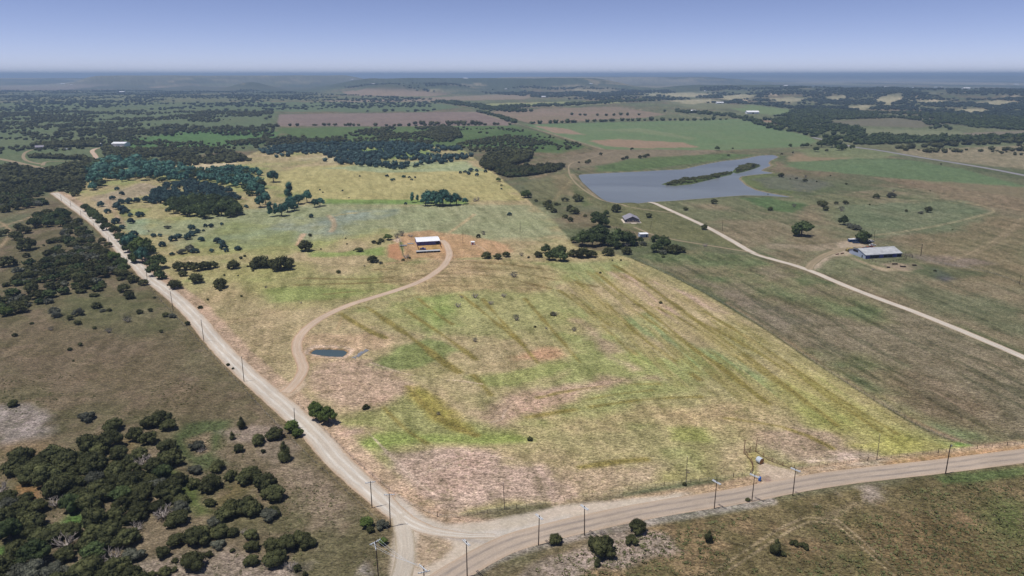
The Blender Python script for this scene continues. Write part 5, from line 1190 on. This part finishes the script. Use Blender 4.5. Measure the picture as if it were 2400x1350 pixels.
fence('roadside_fence', [(330,655),(420,752),(520,858),(600,945),(690,1040),(760,1105),(850,1190),(910,1245)], 5.0, 1.3, 'thin fence along the left side of the gravel road', stuff=True)
fence('field_fence', [(2040,552),(2110,598),(2200,618),(2330,640),(2391,667),(2500,700)], 6.0, 1.3, 'thin fence on the dry pasture right of the farm barn', stuff=True)
fence('meadow_fence', [(1055,601),(1100,600),(1139,602),(1190,602)], 4.5, 1.3, 'short fence from the drive bend to the three junipers', stuff=True)
# pipe fence wings of the gateway
fence('pipe_fence', [(1743,1063),(1747,1068),(1752,1073),(1758,1080),(1762,1087),(1764,1096),(1763,1106),(1759,1113)], 2.6, 1.5, 'rusty curved pipe fence on the left wing of the gateway', .07, (.4,.8,1.2,1.5), M_RUST, wr=.035)
fence('pipe_fence', [(1771,1059),(1785,1069),(1802,1079),(1820,1087),(1843,1095),(1861,1100)], 3.2, 1.5, 'rusty curved pipe fence on the right wing of the gateway', .07, (.05,.4,.8,1.2), M_RUST, wr=.035)
gp = GP([(1743,1063),(1771,1059),(1758,1061)]); gt = empty('ranch_gate', (gp[0][0], gp[0][1], 0)); dv = Vector((gp[1][0]-gp[0][0], gp[1][1]-gp[0][1], 0)); Lg = dv.length; du = dv.normalized(); ag = math.atan2(du.y, du.x)
for s in (0, 1):
    MB().tube(dv*s, dv*s+Vector((0,0,5.0)), .11, .10, 8).build('gate_post', M_RUST, gt)
MB().tube(dv*.5, dv*.5+Vector((0,0,2.2)), .12, .12, 8).build('gate_post', M_RUST, gt)
MB().tube(Vector((0,0,5.0)), dv+Vector((0,0,5.0)), .03, n=5).build('header_cable', M_RUST, gt)
for a0, b0 in ((.02,.47),(.53,.98)):
    m = MB(); A0 = dv*a0; B0 = dv*b0
    for hh in (.25,.55,.85,1.15,1.45,1.75): m.tube(A0+Vector((0,0,hh)), B0+Vector((0,0,hh+(.25 if a0 > .3 else 0)*0)), .03, n=5)
    n = 7
    for i in range(n+1): c = A0.lerp(B0, i/n); m.tube(c+Vector((0,0,.25)), c+Vector((0,0,1.75)), .022, n=4)
    m.build('gate_leaf', M_RUST, gt)
tag(gt, 'rusty double ranch gate between two tall posts joined by a cable', 'gate')
# round bale in the gateway
bp = G(1780,1085)[0]; bl = empty('round_bale', bp, R(-60)); rad = .95; 
m = MB(); nn = 24; L2 = .75
V = [(s*L2, rad*math.cos(2*math.pi*k/nn), rad+rad*math.sin(2*math.pi*k/nn)*.96) for s in (-1, 1) for k in range(nn)]
m.add(V, [(k, (k+1) % nn, nn+(k+1) % nn, nn+k) for k in range(nn)]); m.build('wrap', M_WRAP, bl)
for s in (-1, 1):
    m = MB(); rings = [(1.0, 0), (.8, .05), (.55, .03), (.3, .07)]; V = []; F = []
    for q, (rr, bu) in enumerate(rings):
        for k in range(nn): V.append((s*(L2+bu), rad*rr*math.cos(2*math.pi*k/nn), rad+rad*.96*rr*math.sin(2*math.pi*k/nn)))
    V.append((s*(L2+.02), 0, rad))
    for q in range(3):
        for k in range(nn): F.append((q*nn+k, q*nn+(k+1) % nn, (q+1)*nn+(k+1) % nn, (q+1)*nn+k))
    for k in range(nn): F.append((3*nn+k, 3*nn+(k+1) % nn, 4*nn))
    m.add(V, F); m.build('straw_face', M_HAY, bl)
bl.scale = (1.1,1.1,1.1); tag(bl, 'round hay bale in pale wrap lying inside the gateway', 'hay bale')
# blue barrel on the apron
bp = G(1780,1127)[0]; b = empty('blue_barrel', bp)
m = MB(); 
for z0, z1, r0, r1 in ((0,.3,.30,.34),(.3,.36,.36,.36),(.36,.66,.34,.34),(.66,.72,.36,.36),(.72,1.0,.34,.30)): m.tube((0,0,z0), (0,0,z1), r0, r1, 14)
m.build('drum', M_BLUEPL, b); MB().tube((0,0,1.0), (0,0,1.05), .31, .29, 14).build('lid', M_BLUEPL, b); b.scale = (1.3,1.3,1.3); tag(b, 'blue plastic barrel on the roadside in front of the gateway', 'barrel')

# ------------------------------------------------------------------ buildings
def gable(name, W_, D_, hw, hr, org, rz, mats, label, cat, over=.4, door=None, wins=(), ridge='x', ribs=0, extra=None):
    """W_ along local x (front), D_ along y to the back, origin at front middle"""
    wallm, roofm, trim = mats; o = empty(name, org, rz)
    w2 = W_/2
    if ridge == 'x': prof = [(0,0),(D_,0),(D_,hw),(D_/2,hr),(0,hw)]; V = [(x, y, z) for x in (-w2, w2) for y, z in prof]
    else: prof = [(-w2,0),(w2,0),(w2,hw),(0,hr),(-w2,hw)]; V = [(x, y, z) for y in (0, D_) for x, z in prof]
    m = MB(); m.add(V, [(0,1,2,3,4),(9,8,7,6,5)]+[(k,5+k,5+(k+1)%5,(k+1)%5) for k in (0,1,4)]); m.build('wall', wallm, o)
    t = .12
    for s in (0, 1):
        m = MB()
        if ridge == 'x':
            y0, y1 = (-over, D_/2) if s == 0 else (D_+over, D_/2); sl = (hr-hw)/(D_/2); z0 = hw-sl*over+.03; z1 = hr+.03; a, b_ = -w2-over, w2+over
            V = [(a,y0,z0),(b_,y0,z0),(b_,y1,z1),(a,y1,z1)]
        else:
            x0, x1 = (-w2-over, 0) if s == 0 else (w2+over, 0); sl = (hr-hw)/w2; z0 = hw-sl*over+.03; z1 = hr+.03
            V = [(x0,-over,z0),(x0,D_+over,z0),(x1,D_+over,z1),(x1,-over,z1)]
        V = V+[(x,y,z+t) for x,y,z in V]; m.add(V, [(0,1,2,3),(7,6,5,4)]+[(k,4+k,4+(k+1)%4,(k+1)%4) for k in range(4)])
        if ribs and ridge == 'x':
            for i in range(ribs+1):
                xx = a+(b_-a)*i/ribs; A0 = Vector((xx, y0, z0+t)); B0 = Vector((xx, y1, z1+t)); m.tube(A0, B0, .05, n=4, caps=False)
        m.build('roof', roofm, o)
    if trim:
        c = (0, D_/2, hr+.03+t) if ridge == 'x' else (0, D_/2, hr+.03+t)
        MB().box(c, (W_+2*over, .35, .08) if ridge == 'x' else (.35, D_+2*over, .08)).build('ridge_cap', trim, o)
    for (x, z, w, h, mt) in (door or []):
        MB().box((x, -.04, z+h/2), (w, .08, h)).build('door', mt, o)
    for (x, z, w, h) in wins:
        f = MB().box((x, -.05, z+h/2), (w+.25, .08, h+.25)).build('window', M_WHITE, o); MB().box((x, -.1, z+h/2), (w, .04, h)).build('pane', M_GLASS, f)
    if extra: extra(o)
    tag(o, label, cat); return o
# barn with white roof
bf = GP([(978,576),(1030,573)]); c = bf.mean(0); d = bf[1]-bf[0]; Wb = np.hypot(*d); rz = math.atan2(d[1], d[0])
def barn_x(o):
    for i in range(7): MB().tube((-Wb/2+Wb*i/6, -.12, 0), (-Wb/2+Wb*i/6, -.12, 2.8), .09, n=6).build('post', M_RUST, o)
    for s in (-1, 1): MB().box((s*(Wb/2+.03), 7.0, 2.8), (.06, 14.6, .22)).build('trim_board', M_REDTRIM, o)
    for i in range(6): MB().box((-Wb/2+Wb*(i+.5)/6, -.05, 1.2), (Wb/6-.5, .06, 2.2)).build('bay_opening', M_BLACK if i == 5 else M_BLUEWALL, o)
gable('barn', Wb, 14.0, 2.9, 4.0, (c[0], c[1], 0), rz, (M_BLUEWALL, M_WHITE_ROOF, M_WHITE_ROOF), 'blue-walled barn with bright white metal roof on red soil', 'barn', .5, ribs=24, extra=barn_x)
fence('pipe_pen', [(978,577),(980,582),(982,587)], 1.6, 1.6, 'rusty pipe pen left of the open ground before the barn', .08, (.5,1,1.5), M_RUST, wr=.05)
fence('pipe_pen', [(1031,574),(1033,578),(1035,582)], 1.6, 1.6, 'rusty pipe pen right of the open ground before the barn', .08, (.5,1,1.5), M_RUST, wr=.05)
fence('paddock_fence', [(936,564),(938,570),(942,584),(945,600)], 3.0, 1.5, 'dark paddock fence between red paddock and green strip', .07, (.5,1,1.4), M_POLE, wr=.03)
sf = GP([(976,594),(1032,591)]); c = sf.mean(0); d = sf[1]-sf[0]; Ws = np.hypot(*d); rz2 = math.atan2(d[1], d[0])
o = empty('loafing_shed', (c[0], c[1], 0), rz2); m = MB(); n = 10; Ds = 3.2; V = []
for s in (-1, 1):
    for k in range(n+1): t = k/n; V.append((s*Ws/2, Ds*t, 1.25+.4*math.sin(math.pi*t)))
m.add(V, [(k, k+1, n+2+k, n+1+k) for k in range(n)]); m.build('curved_roof', M_TIN, o)
for i in range(10): MB().box((-Ws/2+Ws*(i+.5)/10, Ds/2, 1.67), (.12, .3, .05)).build('roof_rib', M_STEEL, o)
m = MB(); m.box((0, Ds-.05, .62), (Ws, .08, 1.24)); m.build('rear_wall', M_TIN, o)
for s in (-1, 1): MB().box((s*(Ws/2-.04), Ds/2, .62), (.08, Ds, 1.24)).build('end_wall', M_STONE, o)
MB().box((0, .3, .62), (Ws-.3, .08, 1.1)).build('front_panel', M_BLACK, o)
for i in range(8): MB().tube((-Ws/2+Ws*i/7, 0, 0), (-Ws/2+Ws*i/7, 0, 1.27), .07, n=6).build('post', M_STEEL, o)
tag(o, 'long low shed with curved silver roof in front of the barn', 'shed')
# small pieces round the barn
def shedlet(px, py, w, d_, h, mats, label, name='small_shed', rz=0, door=True):
    p = G(px, py)[0]; return gable(name, w, d_, h, h+.35, p, rz, mats, label, 'shed', .15, [(0, 0, w*.42, h*.75, M_REDTRIM if door else M_BLACK)] )
shedlet(1108,574,2.6,2.4,2.1,(M_WHITE,M_WHITE_ROOF,None),'tiny white shed with dark red door right of the barn drive')
def flatthing(name, px, py, L, W_, h, mat, label, cat, rz=0):
    p = G(px, py)[0]; o = empty(name, p, rz); MB().box((0,0,h*.62), (L, W_, h*.5)).build('deck', mat, o)
    for s in (-1, 1):
        for t in (-1, 1): MB().tube((s*L*.4, t*W_*.5, .25), (s*L*.4, t*(W_*.5+.12), .25), .28, n=10).build('wheel', M_RUBBER, o)
    MB().tube((L/2, 0, .4), (L/2+1.1, 0, .4), .06, n=5).build('tow_bar', M_STEEL, o); tag(o, label, cat)
flatthing('flat_trailer', 945, 577, 5.0, 2.0, .9, M_STEEL, 'pale flat trailer beside the dark paddock fence', 'trailer', .1)
flatthing('flat_trailer', 962, 572, 4.5, 1.6, .7, M_TIN, 'low tan trailer between paddock fence and barn', 'trailer', 0)
def vehicle(name, px, py, L, W_, c, label, cat, rz=0, kind='pickup', z=None):
    p = G(px, py)[0]; o = empty(name, p, rz); mt = c
    prof = {'pickup': [(-.5,.35),(.5,.35),(.5,.78),(.28,.92),(.20,.95),(-.5,.95)], 'car': [(-.5,.35),(.5,.35),(.5,.72),(.30,.86),(-.46,.90),(-.5,.7)], 'stock': [(-.5,.5),(.5,.5),(.5,2.1),(.45,2.3),(-.5,2.3)], 'tractor': [(-.4,.7),(.5,.7),(.5,1.3),(.0,1.4),(-.4,1.1)]}[kind]
    m = MB(); m.prism([(a*L, b) for a, b in prof], -W_/2, W_/2); m.build('body', mt, o)
    if kind in ('pickup', 'car'):
        q = [(.24,.9),(.10,1.55),(-.14,1.58),(-.20,.9)] if kind == 'pickup' else [(.28,.84),(.10,1.38),(-.28,1.40),(-.44,.86)]
        m = MB(); m.prism([(a*L, b) for a, b in q], -W_/2*.84, W_/2*.84); m.build('window', M_GLASS, o); MB().box(((-.02 if kind == 'pickup' else -.09)*L, 0, 1.58 if kind == 'pickup' else 1.40), (L*(.22 if kind == 'pickup' else .34), W_*.8, .05)).build('cab_roof', mt, o)
        if kind == 'pickup': MB().box((-.34*L, 0, .96), (.27*L, W_*.8, .03)).build('truck_bed', M_BLACK, o)
    if kind == 'stock':
        MB().box((0, 0, 2.34), (L*.98, W_*.98, .06)).build('trailer_roof', M_WHITE, o); MB().tube((L/2, 0, .6), (L/2+1.4, 0, .6), .07, n=5).build('tow_bar', M_STEEL, o)
    if kind == 'tractor': 
        m = MB()
        for s in (-1,1): m.tube((-.2*L, s*W_*.4, 1.1), (-.2*L, s*W_*.4, 2.2), .05, n=4); m.tube((.1*L, s*W_*.4, 1.1), (.1*L, s*W_*.4, 2.2), .05, n=4)
        m.box((-.05*L, 0, 2.24), (L*.4, W_*.9, .08)); m.build('canopy', mt, o)
    for a_ in (-.32, .33):
        rr = .36 if kind != 'tractor' else (.8 if a_ < 0 else .45)
        for s in (-1, 1):
            w = MB().tube((a_*L, s*(W_/2-.12), rr), (a_*L, s*(W_/2+.08), rr), rr, n=14).build('wheel', M_RUBBER, o); MB().tube((a_*L, s*(W_/2+.06), rr), (a_*L, s*(W_/2+.10), rr), rr*.5, n=8).build('rim', M_STEEL, w)
    tag(o, label, cat); return o
C_BLUE = paint('dark_blue_paint', (0.02,0.06,0.16)); C_RED = paint('faded_red_paint', (0.36,0.08,0.05)); C_YEL = paint('yellow_paint', (0.50,0.38,0.07)); C_WH = paint('white_car_paint', (0.75,0.75,0.77)); C_DK = paint('dark_green_paint', (0.02,0.04,0.04))
vehicle('cattle_trailer', 991, 585, 4.2, 2.0, M_BLUEWALL, 'dark vehicle parked between barn and long low shed', 'trailer', .05, 'pickup')
vehicle('stock_trailer', 2000, 567, 8.0, 2.4, C_BLUE, 'long dark blue stock trailer left of the farm oak', 'trailer', .1, 'stock')
vehicle('stock_trailer', 2009, 566, 6.0, 2.3, C_BLUE, 'shorter blue stock trailer behind the long blue one', 'trailer', .15, 'stock')
vehicle('pickup_truck', 2006, 570, 4.8, 1.9, C_BLUE, 'blue pickup in front of the blue trailers', 'pickup truck', -.1)
vehicle('parked_car', 2035, 566, 4.5, 1.8, C_WH, 'white car right of the farm oak, left one of two', 'car', .3, 'car')
vehicle('parked_car', 2042, 567, 4.5, 1.8, C_WH, 'white car right of the farm oak, right one of two', 'car', .2, 'car')
vehicle('parked_car', 2045, 576, 4.6, 1.8, C_WH, 'white car standing alone behind the farm barn', 'car', .1, 'car')
vehicle('farm_trailer', 2033, 583, 7.0, 2.2, C_RED, 'long faded red trailer behind the farm barn', 'trailer', -.15, 'pickup')
vehicle('pickup_truck', 2042, 581, 4.8, 1.9, C_RED, 'red pickup at the right end of the red trailer', 'pickup truck', -.3)
vehicle('farm_tractor', 1989, 589, 3.6, 1.9, C_YEL, 'yellow tractor at the left corner of the farm barn', 'tractor', .2, 'tractor')
vehicle('farm_tractor', 1996, 588, 3.6, 1.9, C_YEL, 'yellow tractor nearer the farm barn roof', 'tractor', .1, 'tractor')
vehicle('farm_tractor', 2003, 588, 4.2, 2.0, C_DK, 'dark green tractor behind the farm barn gable', 'tractor', .1, 'tractor')
vehicle('parked_car', 2022, 586, 4.2, 1.8, C_WH, 'white car directly behind the farm barn roof', 'car', .0, 'car')
for px, py, lb in ((1974,595,'rusty implement lying left of the farm barn'), (1962,597,'small dark implement farthest left of the farm barn')):
    p = G(px, py)[0]; o = empty('farm_implement', p, .4); MB().box((0,0,.6), (3.0,.3,.3)).build('frame', M_RUST, o)
    for s in (-1,0,1): MB().tube((s*1.0,-.1,.4), (s*1.0,.1,.4), .4, n=10).build('disc', M_RUST, o)
    tag(o, lb, 'farm implement')
# long farm barn
fa = GP([(2028,607),(2112,602),(1989,593)]); d = fa[1]-fa[0]; Lf = np.hypot(*d); rz = math.atan2(d[1], d[0]); c = fa[:2].mean(0); Df = np.hypot(*(fa[2]-fa[0]))
Df = min(Df, 26.0)
def farm_x(o):
    for i in range(8): MB().box((-Lf/2+Lf*(i+.5)/8, -.05, 1.2), (Lf/8-.4, .08, 2.0)).build('bay_opening', M_BLACK if i % 3 else M_BLUEWALL, o)
    for i in range(9): MB().tube((-Lf/2+Lf*i/8, -.15, 0), (-Lf/2+Lf*i/8, -.15, 2.5), .10, n=6).build('post', M_POLE, o)
    MB().box((-Lf/2-.04, Df*.62, 3.3), (.08, 5.0, 1.5)).build('loft_opening', M_BLACK, o); MB().box((-Lf/2-.04, Df*.2, 1.0), (.08, 1.0, 1.9)).build('door', M_BLACK, o)
    for i in range(12): MB().box((-Lf/2-.02, Df*(i+.5)/12, 1.3), (.05, .12, 2.6)).build('wall_batten', M_STEEL, o)
gable('farm_barn', Lf, Df, 2.8, 5.4, (c[0], c[1], 0), rz, (M_BLUEWHITE, M_TIN, M_STEEL), 'long farm barn with dull tin roof and pale blue gable wall', 'barn', .4, ribs=26, extra=farm_x)
fence('farm_pen', [(2038,610),(2060,617),(2080,616),(2110,612),(2128,606),(2115,600)], 2.6, 1.5, 'rickety wooden pen in front of the long farm barn', .08, (.5,1.0,1.4), M_POLE, wr=.05)
fence('farm_pen', [(2118,598),(2128,603),(2140,606),(2136,598),(2122,595)], 2.0, 1.6, 'small dark cattle chute pen at the right end of the farm barn', .08, (.5,1.0,1.5), M_POLE, wr=.05)
def trough(px, py, L, lb, rz=0):
    p = G(px, py)[0]; o = empty('feed_trough', p, rz); m = MB(); m.box((0,0,.35), (L,.9,.08)); m.box((0,-.45,.55), (L,.08,.5)); m.box((0,.45,.55), (L,.08,.5)); m.box((-L/2,0,.55), (.08,.98,.5)); m.box((L/2,0,.55), (.08,.98,.5)); m.build('trough_body', M_POLE, o)
    for s in (-1,1): MB().box((s*L*.35,0,.17), (.12,.8,.34)).build('leg', M_POLE, o)
    tag(o, lb, 'feed trough')
trough(2097,620,3.4,'dark feed trough in the pen below the farm barn, upper left one',.0); trough(2116,626,3.4,'dark feed trough in the pen below the farm barn, lower middle one',-.15); trough(2143,623,2.6,'pale-edged feed trough at the right of the farm pen',-.1); trough(2082,628,1.8,'short feed trough at the left corner of the farm pen',.1)
# grey cabin
hb = GP([(1467,523),(1498,523)]); d = hb[1]-hb[0]; Wh = np.hypot(*d); c = hb.mean(0)
def cabin_x(o):
    MB().box((0, 6.5, .10), (Wh+4.0, 17.5, .2)).build('slab', M_CONC, o); MB().box((.8, -3.2, .12), (4.6, 2.0, .16)).build('patio', M_CONC, o)
    MB().box((-2.6, -.09, .7), (4.4, .06, .9)).build('stone_skirt', M_STONE, o); MB().box((3.0, -.09, .7), (4.4, .06, .9)).build('stone_skirt', M_STONE, o)
    for s in (-1, 1): MB().tube((s*(Wh/2+.7), 0, .2), (s*(Wh/2+.7), 0, 2.8), .1, n=6).build('porch_post', M_DARKWALL, o)
gable('grey_cabin', Wh, 14.0, 2.9, 5.4, (c[0], c[1]+1.5, .06), 0.0, (M_DARKWALL, M_GREY_ROOF, M_GREY_ROOF), 'grey cabin with gabled shingle roof below the lake', 'house', .9, [(0.6,.2,1.1,2.1,M_STONE)], ((-3.2,1.4,1.3,1.0),(3.4,1.4,1.3,1.0)), 'y', extra=cabin_x)
# white box shed
wf = GP([(1504,558),(1519,555)]); c = wf.mean(0)
gable('white_shed', 6.4, 5.0, 2.6, 2.9, (c[0]-.6, c[1], 0), .16, (M_BLUEWHITE, M_WHITE_ROOF, None), 'pale blue shed with flat white roof below the grey cabin', 'shed', .2, [(1.9,0,1.0,1.9,M_BLACK)])
# metal barn far left
lf = GP([(262,344),(293,344)]); d = lf[1]-lf[0]; Wl = np.hypot(*d); c = lf.mean(0)
gable('metal_barn', Wl, 18, 5.5, 7.5, (c[0], c[1], 0), math.atan2(d[1], d[0]), (M_WHITE, M_WHITE_ROOF, M_STEEL), 'white metal barn at the end of the left valley drive', 'barn', .4, [(0,0,5,3.5,M_BLUEWHITE)])
p = G(237,343)[0]; o = empty('silo_tank', p); MB().tube((0,0,0), (0,0,5), 2.4, n=16).build('tank_body', M_BLUEWHITE, o); MB().tube((0,0,5), (0,0,6.2), 2.5, .3, n=16).build('tank_roof', M_WHITE_ROOF, o); tag(o, 'pale round tank left of the white metal barn', 'tank')
vehicle('parked_car', 156, 351, 8, 3, C_WH, 'white van on the lane left of the white metal barn', 'van', 0, 'stock'); vehicle('parked_car', 135, 350, 6, 2.4, C_DK, 'dark car on the lane left of the white van', 'car', 0, 'car')
p = G(93,349)[0]; gable('valley_house', 12, 9, 3, 5.5, (p[0], p[1], p[2]), .5, (M_DARKWALL, M_GREY_ROOF, None), 'grey house half hidden by trees in the left valley', 'house', .5)
# far white buildings
FB = [(146,198,46,'long white shed far off at the left, left one of two'),(167,199,22,'small white shed far off at the left, right one of two'),(285,217,34,'lone white barn far off on the left plain'),(825,187,30,'tiny white house on the left of the central wooded ridge'),(874,198,30,'white farmhouse under the central wooded ridge'),(1091,185,36,'white building on the crest of the central ridge'),
 (1275,228,26,'white barn right of the far brown fields'),(1186,209,20,'white house among woods under the central ridge'),(1385,197,24,'tiny white house on the woods right of the central ridge'),(1688,243,30,'white barn on the green field right of the far woods'),(1623,262,24,'white house with gabled roof left of the far farmyard'),(1765,267,38,'white metal barn in the far farmyard above the tree line'),
 (1842,202,26,'white house on the left crest of the right hills'),(2078,206,50,'large white building on the crest of the right hills'),(2194,205,24,'white building on the right hills, left of a matching pair'),(2207,205,22,'white building on the right hills, right of a matching pair'),(2267,209,36,'white quarry building on the right hills'),(2383,199,44,'long white building on the hills at the right edge'),(2306,276,18,'tiny white house beside the road through the right woods'),(1654,214,18,'tiny white house left of the pale hillside fields'),(2140,206,16,'small pale house on the crest between two white buildings')]
for px, py, w, lb in FB:
    p = G(px, py)[0]; gable('far_building', w, w*.55, w*.16, w*.26, (p[0], p[1], p[2]-.3), 0, (M_WHITE, M_WHITE_ROOF, None), lb, 'building', w*.02, [(0,0,w*.14,w*.12,M_GLASS)])
# pale spillway slab of rock by the pond
sl = GP([(821,840),(858,819),(864,822),(834,841)]); zz = .25; rock = MB(); g = random.Random(4)
tagr = empty('rock_spill', (sl[:,0].mean(), sl[:,1].mean(), 0)); O = np.array([sl[:,0].mean(), sl[:,1].mean()])
for i in range(150):
    u, v = g.random(), g.random(); p = (sl[0]*(1-u)+sl[1]*u)*(1-v)+(sl[3]*(1-u)+sl[2]*u)*v-O; s = g.uniform(.15,.45); rock.box((p[0], p[1], s*.3), (s*1.5, s, s*.8), g.uniform(0,3))
tag(rock.build('stone', M_STEEL, tagr), kind='stuff'); tag(tagr, 'pale grey spill of stones right of the small pond', 'stones')

# ------------------------------------------------------------------ air
if HAZE_D > 0:
    m = MB(); z0, z1 = -4.0, 175.0
    m.box((0, 0, (z0+z1)/2), (128000, 128000, z1-z0)); hm = bpy.data.materials.new('haze'); hm.use_nodes = True; nt = hm.node_tree; nt.nodes.clear()
    pv = nt.nodes.new('ShaderNodeVolumePrincipled'); pv.inputs['Density'].default_value = HAZE_D; pv.inputs['Color'].default_value = (0.52,0.72,1.0,1); pv.inputs['Anisotropy'].default_value = 0.1
    ou = nt.nodes.new('ShaderNodeOutputMaterial'); nt.links.new(pv.outputs[0], ou.inputs['Volume'])
    tag(m.build('haze', hm), 'thin pale summer haze over the whole plain', 'haze', kind='stuff')
